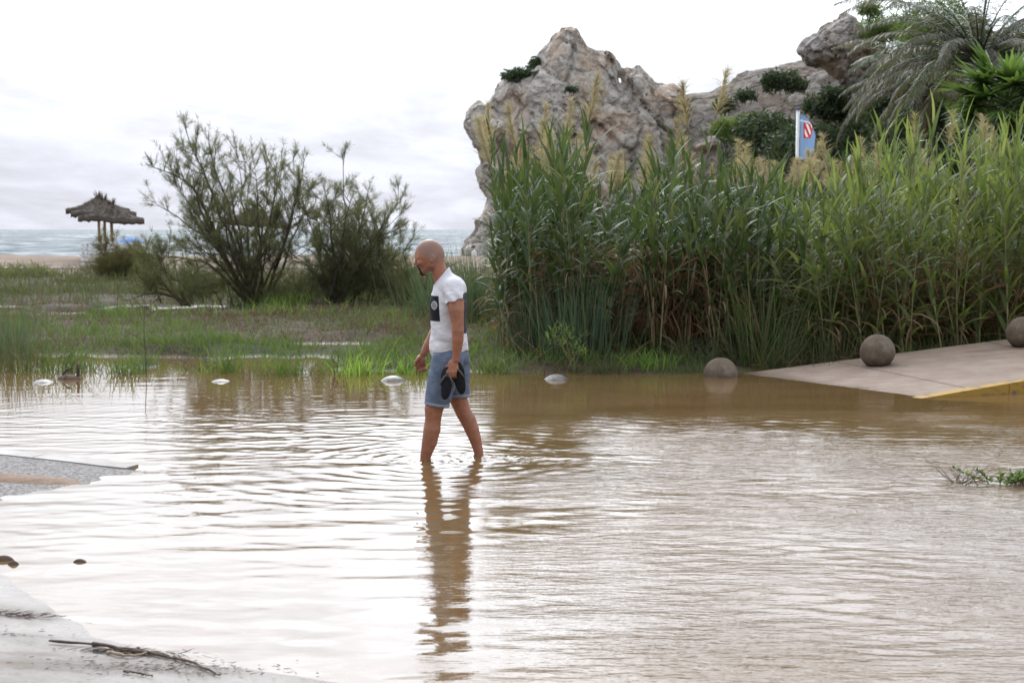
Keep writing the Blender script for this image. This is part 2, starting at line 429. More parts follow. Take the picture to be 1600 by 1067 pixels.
# the sea beyond the beach
m, nt = new_mat('sea_water'); v = pos(nt)
st1 = nt.vm('MULTIPLY', v, (.035, .11, 1)); st2 = nt.vm('MULTIPLY', v, (.22, .75, 1))
n1 = nt.noise(st1, 1, 5, .65); n2 = nt.noise(st2, 1, 4, .6)
foam = nt.m('MULTIPLY', nt.ss(nt.noise(nt.vm('MULTIPLY', v, (.012, .03, 1)), 1, 6, .72), .56, .63), nt.ss(n2, .42, .6))
colr = nt.mix(nt.ss(n1, .38, .62), (.085, .112, .122), (.165, .19, .20))
colr = nt.mix(foam, colr, (.8, .82, .83))
hh = nt.m('ADD', nt.m('MULTIPLY', n1, 1.6), nt.m('MULTIPLY', n2, .6))
hh = nt.m('ADD', hh, nt.m('MULTIPLY', nt.noise(nt.vm('MULTIPLY', v, (.9, 2.6, 1)), 1, 3), .25))
bs = bump(nt, hh, 1.0, 1.8)
gl = nt.n('ShaderNodeBsdfGlossy'); gl.inputs['Roughness'].default_value = .3; nt.l(bs, gl.inputs['Normal'])
df = nt.n('ShaderNodeBsdfDiffuse'); nt.l(colr, df.inputs[0]); nt.l(bs, df.inputs['Normal'])
mx = nt.n('ShaderNodeMixShader'); nt.put(mx.inputs[0], nt.m('SUBTRACT', nt.ss(n2, .35, .7, .0, .22), nt.m('MULTIPLY', foam, .2)))
nt.l(df.outputs[0], mx.inputs[1]); nt.l(gl.outputs[0], mx.inputs[2]); finish(nt, mx.outputs[0])
def seaz(X, Y):
    P = np.stack([X.ravel()*.03, Y.ravel()*.10, 0*X.ravel()], 1)
    a = np.clip(Y.ravel()/120., .3, 1.)*np.where(np.abs(X.ravel()) < 400, 1, 0)*np.where(Y.ravel() < 900, 1, 0)
    return (-.95 + a*(.9*fbm(P, 3, 77) + .25*np.abs(fbm(P*3.1, 2, 78)))).reshape(X.shape)
mb = MB(); grid(mb, axis((-6000, -400, 800), (-400, -120, 12), (-120, 40, 2.5), (40, 400, 20), (400, 6000, 800)),
     axis((76, 180, 1.3), (180, 420, 4), (420, 1000, 30), (1000, 9000, 900)), seaz)
tag(mb.build('sea', m), kind='structure')

# ------------------------------------------------------------------ the flood water
MX, MY = -.484, 10.75                       # the wading man
def waterz(X, Y):
    sh = X.shape; x = X.ravel(); y = Y.ravel(); z = np.zeros_like(x)
    r = np.random.default_rng(5)
    chop = sst(x, -.6, 2.2)*(1-sst(y, 10.8, 13.4))*.60 + .17 + .26*sst(y, 10.5, 12)*(1-sst(y, 13, 15.2))*(1-sst(x, 2.0, 4.0))
    chop = chop*(.55+.9*vnoise(np.stack([x*.5, y*.35, 0*x], 1), 60))
    calm = 1-sst(y, 12.2, 14.5)*.75
    WB = [1.1*fbm(np.stack([x*.6, y*.6, 0*x+k*3.1], 1), 2, 80+k) for k in range(5)]
    for k in range(26):                      # short wind ripples, crests across the view
        lam = r.uniform(.07, .24); th = r.normal(math.pi/2, .38); kk = 2*np.pi/lam
        ph = r.uniform(0, 6.28); wob = WB[k % 5]
        amp = r.uniform(.5, 1)*.0009*lam/.15
        z += amp*chop*calm*np.sin(kk*(np.cos(th)*x + np.sin(th)*y) + ph + 6*wob)
    for k in range(5):                       # long lazy ripples to the lower left
        lam = r.uniform(.34, .75); th = r.normal(math.pi/2+.12, .13); kk = 2*np.pi/lam
        wob = WB[k]*.8
        z += .0008*calm*np.sin(kk*(np.cos(th)*x + np.sin(th)*y) + 5*wob + k)
    for cx, cy_, a0 in ((MX-.17, MY-.09, 1.0), (MX+.22, MY+.09, .9)):   # rings that spread from the legs
        d = np.hypot(x-cx, y-cy_); wb = .5*fbm(np.stack([x*1.1, y*1.1, 0*x], 1), 2, 150)
        z += a0*.0045*np.exp(-d/.8)*np.sin(2*np.pi*d/.17+3*wb)*sst(d, .02, .12)
        z += a0*.0010*np.exp(-d/3.5)*np.sin(2*np.pi*d/.21+4*wb)
        z += a0*.016*np.exp(-(d/.11)**2)*(.3+1.2*vnoise(np.stack([x*42, y*42, 0*x], 1), 160))
        z += .022*np.exp(-((x-cx-.10)/.34)**2-((y-cy_)/.09)**2)*fbm(np.stack([x*26, y*30, 0*x], 1), 3, 165)
    return z.reshape(sh)
m, nt = new_mat('flood_water'); v = pos(nt)
fine = nt.noise(nt.vm('MULTIPLY', v, (12, 36, 1)), 1, 3, .6)
fine2 = nt.noise(nt.vm('MULTIPLY', v, (4.5, 15, 1)), 1, 3, .55)
wx, wy, wz = nt.sep(v)
gust = nt.m('MULTIPLY', nt.ss(nt.noise(nt.vm('MULTIPLY', v, (.45, .5, 1)), 1, 3), .38, .62, .25, 1.0), nt.ss(wy, 11.0, 14.2, 1.0, .10))
gust = nt.m('MULTIPLY', gust, nt.ss(nt.m('ADD', wx, nt.m('MULTIPLY', nt.noise(v, .35, 2), 2.5)), .4, 3.0, .035, 1.0))
hgt = nt.m('MULTIPLY', nt.m('ADD', nt.m('MULTIPLY', fine, .5), fine2), gust)
murk = nt.mix(nt.ss(nt.noise(nt.vm('MULTIPLY', v, (.35, 1.1, 1)), .8, 5, .65, dist=.5), .3, .7), (.104, .062, .025), (.135, .085, .040))
shal_glare = nt.m('MULTIPLY', nt.ss(nt.m('ADD', wx, nt.m('MULTIPLY', nt.noise(v, .4, 4), 2.0)), 1.6, 4.0), nt.ss(nt.m('ADD', wy, nt.m('MULTIPLY', nt.noise(v, .6, 3), 2.0)), 12.0, 8.5))
murk = nt.mix(nt.m('MULTIPLY', shal_glare, .9), murk, (.215, .175, .148))  # lower right murk paled: shallow paving, plus sky reflection put into the colour
finish(nt, bsdf(nt, murk, .035, .5, bump(nt, hgt, 1.0, .027), IOR=1.333))
mb = MB(); grid(mb, axis((-34, -8, 2), (-8, -1.15, .045), (-1.15, .35, .016), (.35, 8.4, .045), (8.4, 34, 2)),
                axis((-1, 4.6, .4), (4.6, 9, .018), (9, 10.45, .024), (10.45, 11.15, .011), (11.15, 13.2, .026), (13.2, 17.2, .05), (17.2, 46, .6)), waterz)
tag(mb.build('flood_water', m), kind='structure')
print('SEC ground')
# ------------------------------------------------------------------ pavements
def conc(name, c1, c2, stain, wetlo=.15, wethi=.7, speck=.0):
    m, nt = new_mat(name); v = pos(nt)
    c = nt.mix(nt.ss(nt.noise(v, 3, 6, .65), .3, .7), c1, c2)
    c = nt.mix(nt.ss(nt.noise(nt.vm('MULTIPLY', v, (.5, 2.2, 1)), 1.1, 6, .7), .5, .72, 0, .8), c, stain)
    if speck: c = nt.mix(nt.ss(nt.vor(v, 26), .0, .3, speck, 0), c, (.06, .05, .045))
    r = nt.ss(nt.noise(nt.vm('MULTIPLY', v, (.6, 1.6, 1)), 1.5, 5, .6), .35, .65, wetlo, wethi)
    damp = nt.ss(nt.m('ADD', nt.sep(v)[2], nt.m('MULTIPLY', nt.noise(v, 2.5, 5, .7), .05)), .055, .028)
    c = nt.mix(nt.m('MULTIPLY', damp, .45), c, nt.vm('MULTIPLY', c, (.5, .42, .36))); r = nt.m('SUBTRACT', r, nt.m('MULTIPLY', damp, .35))
    c = nt.mix(nt.ss(nt.noise(v, 13, 5, .75), .56, .70, 0, .55), c, nt.vm('MULTIPLY', c, (.55, .48, .43)))
    if name == 'asphalt':
        gr = nt.noise(v, 34, 3, .8); c = nt.mix(nt.ss(gr, .38, .62), (.095, .085, .078), (.25, .235, .225))
        finish(nt, bsdf(nt, c, .8, .25, bump(nt, gr, 1.0, .02))); MATS[name] = m; return
    finish(nt, bsdf(nt, c, r, .2, bump(nt, nt.noise(v, 45, 5, .7), .6, .008))); MATS[name] = m
conc('pink_concrete', (.205, .155, .122), (.27, .212, .172), (.15, .098, .062), .5, .9)
conc('pale_concrete', (.20, .182, .165), (.275, .255, .235), (.12, .092, .07), .6, .9, .3)
conc('asphalt', (.10, .094, .09), (.165, .158, .154), (.10, .08, .07), .6, .9, .9)
conc('kerb_stone', (.31, .285, .265), (.38, .36, .34), (.22, .18, .155), .6, .9)
plain('mud_pile', (.17, .115, .08), (.24, .17, .125), 10, .8, .2, .8, .02, obj=False)
m, nt = new_mat('yellow_paint'); v = pos(nt)
chip = nt.ss(nt.noise(nt.vm('MULTIPLY', v, (1.3, 1.3, 3)), 4, 6, .72), .50, .60)
finish(nt, bsdf(nt, nt.mix(chip, (.31, .185, .028), (.13, .10, .07)), .6, .3, bump(nt, nt.noise(v, 30, 4), .4, .006))); MATS['yellow_paint'] = m

def rz_(x, y): return .099*((x-3.0)*.851 + (y-16.9)*.525)     # the ramp that climbs out of the water
pav = tag(empty('pavement', (4.3, 16, 0)), kind='structure')
def sheet(mb, poly, zf, n=10, drop=.14):
    """a four-cornered slab cut into n x n with a skirt"""
    a, b, c, d = [np.array(p, float) for p in poly]
    u = np.linspace(0, 1, n+1)
    P = np.array([[(a*(1-i)+b*i)*(1-j)+(d*(1-i)+c*i)*j for j in u] for i in u])
    Z = zf(P[..., 0], P[..., 1]); V = np.concatenate([P, Z[..., None]], -1).reshape(-1, 3)
    k = np.arange(n)[:, None]*(n+1)+np.arange(n)[None, :]
    mb.add(V, np.stack([k, k+n+1, k+n+2, k+1], -1).reshape(-1, 4))
    ring = [i*(n+1) for i in range(n)]+[n*(n+1)+j for j in range(n)]+[i*(n+1)+n for i in range(n, 0, -1)]+[j for j in range(n, 0, -1)]
    T = V[ring]; B = T.copy(); B[:, 2] -= drop; q = np.arange(len(ring)); r2 = (q+1) % len(ring)
    mb.add(np.concatenate([T, B]), np.stack([q+len(ring), r2+len(ring), r2, q], 1))
L0, L1 = np.array([2.15, 17.05]), np.array([3.35, 14.45])      # sunken left end of the ramp
E0, E1 = np.array([13.0, 19.9]), np.array([12.2, 18.0])
cuts = [0, .17, .36, .60, 1.0]
for k in range(4):
    f = lambda t, A, B: A*(1-t)+B*t
    g = .0009
    poly = [f(cuts[k]+g, L0, E0), f(cuts[k+1]-g, L0, E0), f(cuts[k+1]-g, L1, E1), f(cuts[k]+g, L1, E1)]
    sb = MB(); sheet(sb, poly, rz_, 8); o = sb.build('slab', MATS['pink_concrete'], smooth=False); o.parent = pav; o.matrix_parent_inverse = Matrix.Translation(-Vector(pav.location))
dirk = (E1-L1)/np.linalg.norm(E1-L1); nrm = np.array([dirk[1], -dirk[0]])
for k in range(8):                                             # painted kerb stones along the road side
    a = L1+dirk*(.05+k*1.0)+nrm*.004; b = L1+dirk*(.05+k*1.0+.992)+nrm*.004
    kb = MB(); sheet(kb, [a, b, b+nrm*.14, a+nrm*.14], lambda x, y: rz_(x, y)+.012, 3, .34)
    o = kb.build('kerb', MATS['yellow_paint'], smooth=False); o.parent = pav; o.matrix_parent_inverse = Matrix.Translation(-Vector(pav.location))

# the spit of road that runs into the water on the left
isl = tag(empty('road', (-3.4, 9.9, 0)), kind='structure')
tip, far, near = np.array([-2.55, 10.17]), np.array([-7.0, 11.55]), np.array([-6.4, 4.5])
def iz(x, y):
    d = (np.asarray(x)-tip[0])*-.85 + (np.asarray(y)-tip[1])*.53
    nn = fbm(np.stack([np.ravel(x)*3, np.ravel(y)*3, 0*np.ravel(x)], 1), 3, 21).reshape(np.shape(x))
    return -.006 + .05*np.clip(d, -1.5, 3) + .007*nn
sb = MB(); sheet(sb, [tip+[.15, -.05], far, near, [-2.2, 9.0]], iz, 60, .3)
o = sb.build('asphalt', MATS['asphalt']); o.parent = isl; o.matrix_parent_inverse = Matrix.Translation(-Vector(isl.location))
dk = (far-tip)/np.linalg.norm(far-tip); nk = np.array([-dk[1], dk[0]])*-1
for k in range(6):
    a = tip+dk*(k*.8+.28)+nk*.006; b = tip+dk*(k*.8+1.07)+nk*.006
    kb = MB(); sheet(kb, [b, a, a+nk*.17, b+nk*.17], lambda x, y: iz(x, y)*.95+.010, 4, .3)
    o = kb.build('kerb', MATS['kerb_stone'], smooth=False); o.parent = isl; o.matrix_parent_inverse = Matrix.Translation(-Vector(isl.location))
# mud washed up on it
def blob(mb, c, rx, ry, rz, n=24, seed=0, rot=0.0, base=None):
    a = np.linspace(0, 2*np.pi, n, endpoint=False); rr = np.linspace(0, 1, 9)
    A, Rr = np.meshgrid(a, rr)
    x = Rr*np.cos(A)*rx; y = Rr*np.sin(A)*ry
    k = 1+.35*fbm(np.stack([np.cos(A).ravel()*1.5+seed, np.sin(A).ravel()*1.5, 0*A.ravel()], 1), 3, seed).reshape(A.shape)
    x, y = x*k, y*k; x, y = x*math.cos(rot)-y*math.sin(rot), x*math.sin(rot)+y*math.cos(rot)
    nn = fbm(np.stack([x.ravel()*9, y.ravel()*9, 0*x.ravel()], 1), 4, seed+5).reshape(A.shape)
    z = rz*(1-Rr**2)*(1+.6*nn) - .01*Rr**4
    if base is not None: z = z + base(x+c[0], y+c[1])
    V = np.stack([x+c[0], y+c[1], z+c[2]], -1)
    i = np.arange(8)[:, None]*n; j = np.arange(n)[None, :]; j2 = (j+1) % n
    mb.add(V, np.stack([i+j, i+j2, i+n+j2, i+n+j], -1).reshape(-1, 4))
sb = MB(); blob(sb, (-3.55, 9.78, .002), .62, .16, .025, seed=3, rot=-.03, base=iz)
tag(sb.build('mud_bank', MATS['mud_pile']), 'brown mud washed up on the wet road at the left edge', 'mud')

# pale wet concrete in the lower left corner
def fz(x, y):
    X, Y = np.ravel(x), np.ravel(y)
    # shoreline through (-2.52, 7.0), (-1.83, 6.06), (-1.19, 5.62), (-.5, 5.35)
    sl = np.interp(X, [-4, -2.52, -1.83, -1.19, -.5, .6], [9.2, 7.0, 6.06, 5.60, 5.30, 4.7])
    n = fbm(np.stack([X*2.5, Y*2.5, 0*X], 1), 4, 33)
    return (np.clip((sl-Y)*.055, -.14, .07) + .0014*n*np.clip(1.2-(sl-Y)*1.2, .3, 1)).reshape(np.shape(x))
sb = MB(); grid(sb, np.arange(-6, .9, .045), np.arange(3.4, 9.6, .045), fz)
tag(sb.build('pavement', MATS['pale_concrete']), kind='structure')

# ------------------------------------------------------------------ path on the beach
sb = MB(); sb.box((-60, 50.2, .22), (14, 52.6, .40))
tag(sb.build('path', MATS['kerb_stone'], smooth=False), kind='structure')

# ------------------------------------------------------------------ stone ball bollards
m, nt = new_mat('ball_stone'); v = objc(nt)
c = nt.mix(nt.ss(nt.noise(v, 7, 6, .7), .3, .7), (.10, .077, .055), (.165, .132, .098))
c = nt.mix(nt.ss(nt.noise(v, 60, 3, .7), .5, .68, 0, .4), c, (.06, .048, .035))
zf = nt.sep(v)[2]
c = nt.mix(nt.ss(nt.m('ADD', zf, nt.m('MULTIPLY', nt.noise(v, 9, 4), .12)), .0, -.10, 0, .75), c, (.055, .04, .028))
c = nt.mix(nt.ss(nt.noise(v, 3.5, 5, .65), .55, .7, 0, .5), c, (.20, .18, .155))
finish(nt, bsdf(nt, c, .85, .2, bump(nt, nt.noise(v, 55, 5, .75), .7, .008))); MATS['ball_stone'] = m
m, nt = new_mat('ball_pale'); v = objc(nt)
c = nt.mix(nt.ss(nt.noise(v, 9, 6, .7), .42, .58), (.055, .048, .040), (.125, .118, .108))
finish(nt, bsdf(nt, c, .4, .4, bump(nt, nt.noise(v, 55, 5, .75), .5, .006))); MATS['ball_pale'] = m
def ball(name, c, r, mat, flat=.86, seed=0):
    n, k = 32, 18
    th = np.linspace(0.02, np.pi-.02, k)[:, None]; a = np.linspace(0, 2*np.pi, n, endpoint=False)[None, :]
    x, y, z = np.sin(th)*np.cos(a), np.sin(th)*np.sin(a), np.cos(th)+0*a
    P = np.stack([x, y, z], -1).reshape(-1, 3); d = 1+.025*fbm(P*3+seed, 4, seed)
    P = P*d[:, None]*r; P[:, 2] = np.maximum(P[:, 2], -r*flat)
    i = np.arange(k-1)[:, None]*n; j = np.arange(n)[None, :]; j2 = (j+1) % n
    sb = MB(); sb.add(P, np.stack([i+j, i+n+j, i+n+j2, i+j2], -1).reshape(-1, 4))
    return sb.build(name, mat, loc=c)
G = 'stone ball bollards in a row along the flooded edge'
b1 = at(1126, 584, 16.9); ball('bollard', (b1.x, 16.9, .018), .205, MATS['ball_stone'], seed=1)
tag(COL.objects[-1], 'brown stone ball bollard half sunk in the water', 'bollard', G)
b2 = at(1371, 553, 17.0); ball('bollard', (b2.x, 17.0, rz_(b2.x, 17.0)+.165), .208, MATS['ball_stone'], seed=2)
tag(COL.objects[-1], 'brown stone ball bollard standing on the dry pavement ramp before the reeds', 'bollard', G)
b3 = at(1598, 524, 17.5); ball('bollard', (b3.x, 17.5, rz_(b3.x, 17.5)+.165), .2, MATS['ball_stone'], seed=3)
tag(COL.objects[-1], 'dark stone ball bollard cut off by the right edge of the picture', 'bollard', G)
for px, py, Y, hz, lab in ((870, 597, 16.55, .062, 'pale top of a sunken ball bollard just right of the wading man'),
                           (614, 599, 16.4, .058, 'pale top of a sunken ball bollard just left of the wading man'),
                           (345, 600, 16.3, .030, 'pale top of a sunken ball bollard before the grassy bank on the left'),
                           (68, 601, 16.22, .034, 'pale top of a sunken ball bollard nearest the left edge of the picture')):
    p = at(px, py, Y); ball('bollard', (p.x, Y, hz-.205), .205, MATS['ball_pale'], seed=px)
    tag(COL.objects[-1], lab, 'bollard', G)

# ------------------------------------------------------------------ rocks
def polysdf(X, Z, poly):
    P = np.array(poly, float); d = np.full(X.shape, 1e9); ins = np.zeros(X.shape, bool)
    for a, b in zip(P, np.roll(P, -1, 0)):
        e = b-a; t = np.clip(((X-a[0])*e[0]+(Z-a[1])*e[1])/(e@e), 0, 1)
        d = np.minimum(d, np.hypot(X-a[0]-t*e[0], Z-a[1]-t*e[1]))
        c = ((a[1] <= Z) & (b[1] > Z)) | ((b[1] <= Z) & (a[1] > Z))
        if abs(e[1]) > 1e-9: ins ^= c & (X < a[0]+(Z-a[1])/e[1]*e[0])
    return np.where(ins, -d, d)
def rock_mesh(poly, thick, h, cell, seed, squash=(1, 1, 1), depth_shift=None, rnd=2.0, amp=1.0, shear=0.0, grow=0.0):
    P = np.array(poly); x0, z0 = P.min(0)-1.2; x1, z1 = P.max(0)+1.2
    xs = np.arange(x0, x1, h); zs = np.arange(z0, z1, h); ys = np.arange(-thick-1.5, thick+1.5, h)
    X, Z = np.meshgrid(xs, zs, indexing='ij'); d2 = polysdf(X, Z, poly); a = -d2+grow
    T = np.where(a > 0, thick*(1-np.exp(-np.maximum(a, 0)/rnd)), a*thick/rnd)
    T = T*.72+np.where(a > .25, .45, 0)
    sh = 0 if depth_shift is None else depth_shift(X, Z)
    Fv = np.abs(ys[None, :, None]-(np.zeros_like(X)+sh)[:, None, :]) - T[:, None, :]
    Fv = Fv*.7
    band = np.abs(Fv) < 1.15*amp+.3
    I = np.argwhere(band); Q = np.stack([xs[I[:, 0]], ys[I[:, 1]], zs[I[:, 2]]], 1)
    W = Q + .35*np.stack([fbm(Q*.7, 2, seed+20), fbm(Q*.7+9, 2, seed+21), fbm(Q*.7+17, 2, seed+22)], 1)
    W[:, 0] = W[:, 0] + shear*W[:, 2]
    disp = 0
    for cs, am in ((cell, .50), (cell*.42, .27), (cell*.18, .10)):
        f1, f2, pt, idh = cells(W/cs*np.array(squash), seed)
        n = np.stack([_h((idh*1e6).astype(np.int64), 0*I[:, 0], 0*I[:, 0], s)-.5 for s in (1, 2, 3)], 1)*2
        loc = (W/cs*np.array(squash)-pt)
        disp = disp + am*((idh-.5)*.9 + (loc*n).sum(1)*.75) + am*.62*np.exp(-((f2-f1)/.06)**2)
        seed += 7
    disp = disp + .10*fbm(Q*2.3, 4, seed+40)
    Fv[band] += amp*disp
    return surface_nets(Fv, (xs[0], ys[0], zs[0]), h)
K = F_PX/80.0
SR = [(715, 409), (728, 399), (727, 388), (734, 379), (751, 356), (748, 347), (756, 330), (763, 311), (757, 292), (749, 274), (751, 262), (759, 254),
      (745, 234), (733, 214), (725, 196), (733, 180), (749, 167), (758, 169), (767, 154), (790, 127), (812, 122), (835, 112), (854, 82), (865, 67), (880, 55), (899, 55),
      (910, 67), (917, 81), (940, 82), (955, 88), (959, 105), (967, 136), (978, 116), (996, 111), (1007, 116), (1020, 142), (1034, 135), (1052, 133), (1066, 142),
      (1074, 157), (1071, 176), (1062, 192), (1066, 230), (1085, 300), (1090, 440), (715, 440)]
poly = [((x-900)/K, CAM_H+(HOR-y)/K) for x, y in SR]
V, Q = rock_mesh(poly, 5.2, .145, 2.1, 3, squash=(1, 1, .62), depth_shift=lambda X, Z: -.20*(Z-6)*0+.12*X, rnd=2.1, amp=.85, shear=.55, grow=.2)
rb = MB(); rb.add(V, Q)
ro = rb.build('sea_rock', MATS['sea_rock'], loc=((900-800)/F_PX*80, 80, 0), smooth=True)
tag(ro, 'big overhanging grey and ochre limestone rock at the sea behind the reeds', 'rock')
# the broken slope to the right of it
K2 = F_PX/76.0
HR = [(1060, 190), (1085, 155), (1100, 144), (1122, 142), (1140, 136), (1160, 126), (1182, 112), (1205, 102), (1228, 98), (1252, 92), (1290, 84), (1325, 76), (1370, 60),
      (1440, 62), (1520, 48), (1610, 40), (1720, 30), (1800, 60), (1800, 460), (1040, 460), (1050, 300)]
poly = [((x-1400)/K2, CAM_H+(HOR-y)/K2) for x, y in HR]
V, Q = rock_mesh(poly, 6.5, .27, 2.0, 13, squash=(1, 1, .8), depth_shift=lambda X, Z: .6*(Z-3), rnd=2.6, amp=.75, grow=.4)
rb = MB(); rb.add(V, Q)
tag(rb.build('hillside', MATS['hill_rock'], loc=((1400-800)/F_PX*76, 78, 0)), kind='structure')
K3 = F_PX/68.0
BR = [(1248, 80), (1255, 68), (1281, 50), (1304, 33), (1320, 25), (1338, 36), (1358, 56), (1376, 64), (1384, 85), (1376, 112), (1358, 133), (1340, 145), (1320, 132), (1304, 116), (1288, 106), (1262, 103)]
poly = [((x-1320)/K3, (90-y)/K3) for x, y in BR]
V, Q = rock_mesh(poly, 2.2, .075, 1.25, 23, rnd=.9, amp=.30, grow=.12)
rb = MB(); rb.add(V, Q); p = at(1320, 90, 68)
tag(rb.build('boulder', MATS['boulder_rock'], loc=p), 'pale leaning boulder high on the slope below the pine', 'boulder')
K4 = F_PX/78.
for k, (poly, Y, lab) in enumerate((
        ([(1078, 232), (1084, 222), (1100, 214), (1118, 212), (1127, 222), (1124, 236), (1100, 244)], 66, 'whitish rock lump low on the slope behind the reed plumes'),
        ([(704, 412), (710, 404), (722, 400), (738, 398), (752, 402), (756, 414)], 77.0, 'low dark rock in the surf at the foot of the sea rock'))):
    cx, cy_ = np.mean(poly, 0); kk = F_PX/Y
    V, Q = rock_mesh([((x-cx)/kk, (cy_-y)/kk) for x, y in poly], .8, .06, .6, 31+k, rnd=.4, amp=.14)
    rb = MB(); rb.add(V, Q); tag(rb.build('boulder', MATS['boulder_rock'] if k == 0 else MATS['bark'], loc=at(cx, cy_, Y)), lab, 'boulder')

# ------------------------------------------------------------------ bushes on the rocks
def bush(name, px, py, Y, wpx, hpx, mat, label, n=900, leaf=.22, seed=0, group=None, aspect=.4, lobes=16, flat=.7):
    r = np.random.default_rng(seed+100); k = F_PX/Y; c = at(px, py, Y); rx, rz = wpx/2/k, hpx/2/k; ry = rx*.8
    root = empty(name, (c.x, c.y, c.z-rz)); P = []; va = []
    cen = r.uniform(-1, 1, (lobes, 3))*np.array([.72, .7, .55])-np.array([0, 0, .12]); cen[:, 2] -= .35*np.abs(cen[:, 0]); rad = r.uniform(.34, .58, lobes)
    for l in range(lobes):
        m_ = n//lobes; d = r.normal(size=(m_, 3)); d /= np.linalg.norm(d, axis=1, keepdims=True)
        q = cen[l]+d*(rad[l]*r.uniform(.55, 1.08, m_)**.5)[:, None]
        P.append(q); va.append(r.uniform(0, 1, m_)*.7+.3*r.uniform())
    P = np.concatenate(P)*np.array([rx, ry, rz])+np.array([0, 0, rz]); va = np.concatenate(va)
    P[:, 2] = np.maximum(P[:, 2], -.3)
    lb = MB(); lb.leaves(P, 0, leaf*r.uniform(.6, 1.3, len(P)), aspect, va, r); lb.build('foliage', mat, root)
    sb = MB()
    for l in range(min(lobes, 6)):
        e = cen[l]*np.array([rx, ry, rz])+np.array([0, 0, rz])
        sb.tube([(e[0]*.6, e[1]*.6, -.25), tuple(e*.8+np.array([0, 0, -.05])), tuple(e)], [.03*rz+.01, .02*rz+.008, .008], 5)
    tag(sb.build('branches', MATS['bark'], root), kind='stuff')
    return tag(root, label, 'bush', group)
GB = 'bushes growing on the rocks'
S_, P_ = MATS['scrub'], MATS['pine']
for a in (('cliff_bush', 812, 119, 78.5, 58, 26, S_, 'dark green bush on the left shoulder of the big sea rock', 2600, .22, 1),
          ('cliff_bush', 842, 97, 79.5, 34, 22, S_, 'small dark bush in the notch below the summit of the sea rock', 1100, .2, 2),
          ('cliff_bush', 781, 139, 79, 14, 10, S_, 'tiny bush on the stepped left edge of the sea rock', 300, .16, 3),
          ('cliff_bush', 893, 138, 74.6, 20, 10, S_, 'little bush in a crack on the face of the sea rock', 300, .16, 4),
          ('cliff_bush', 1132, 161, 75, 42, 26, S_, 'dark bush on the low ridge right of the sea rock', 1500, .2, 5),
          ('cliff_bush', 1166, 147, 75, 28, 20, S_, 'small round bush on the ridge crest between two larger bushes', 700, .2, 6),
          ('cliff_bush', 1224, 120, 74, 64, 40, S_, 'dark green bush on the ridge beside the leaning boulder', 2400, .22, 7),
          ('cliff_bush', 1300, 158, 66, 92, 50, S_, 'dark bush in the shade under the leaning boulder', 3600, .22, 8),
          ('cliff_bush', 1350, 205, 66, 150, 100, S_, 'wide dark thicket on the slope below the boulder', 7000, .26, 9),
          ('cliff_bush', 1195, 215, 68, 120, 100, S_, 'dark thicket on the slope left of the flag', 5200, .26, 10),
          ('cliff_bush', 1270, 235, 64, 120, 110, S_, 'dark thicket on the slope right behind the flag', 5200, .26, 17),
          ('cliff_bush', 1146, 195, 70, 70, 56, P_, 'yellow green bush on the slope behind the tallest plumes', 2400, .22, 11),
          ('cliff_bush', 1460, 190, 60, 190, 190, S_, 'dark thicket behind the drooping palm fronds', 9000, .3, 12),
          ('cliff_bush', 1570, 120, 58, 170, 190, S_, 'dark tree mass behind the crown of the date palm', 8000, .3, 18),
          ('cliff_bush', 1590, 250, 46, 150, 170, S_, 'dark thicket under the fan palm at the right edge', 7000, .26, 13),
          ('cliff_bush', 1405, 130, 62, 120, 120, S_, 'dark bush on the slope just right of the boulder', 5200, .26, 19),
          ('cliff_bush', 1500, 75, 56, 150, 120, S_, 'dark tree crown behind the middle of the date palm', 6000, .28, 20),
          ('cliff_bush', 1500, 260, 50, 160, 120, S_, 'dark undergrowth below the hanging palm fronds', 6000, .26, 21),
          ('cliff_bush', 1400, 262, 56, 140, 90, S_, 'dark undergrowth above the bright reeds right of the flag', 5000, .26, 22),
          ('pine_bush', 1398, 44, 66, 90, 50, P_, 'bright green pine bush on top of the boulder', 6500, .24, 14),
          ('pine_bush', 1356, 10, 64, 44, 30, P_, 'green pine bough above the pine bush at the top edge', 1500, .24, 15),
          ('pine_bush', 1460, 30, 60, 130, 110, P_, 'olive pine crown behind the date palm at the top edge', 7000, .28, 16)):
    bush(*a[:10], seed=a[10], group=GB, aspect=.16 if a[0] == 'pine_bush' else .4)
print('SEC rocks')
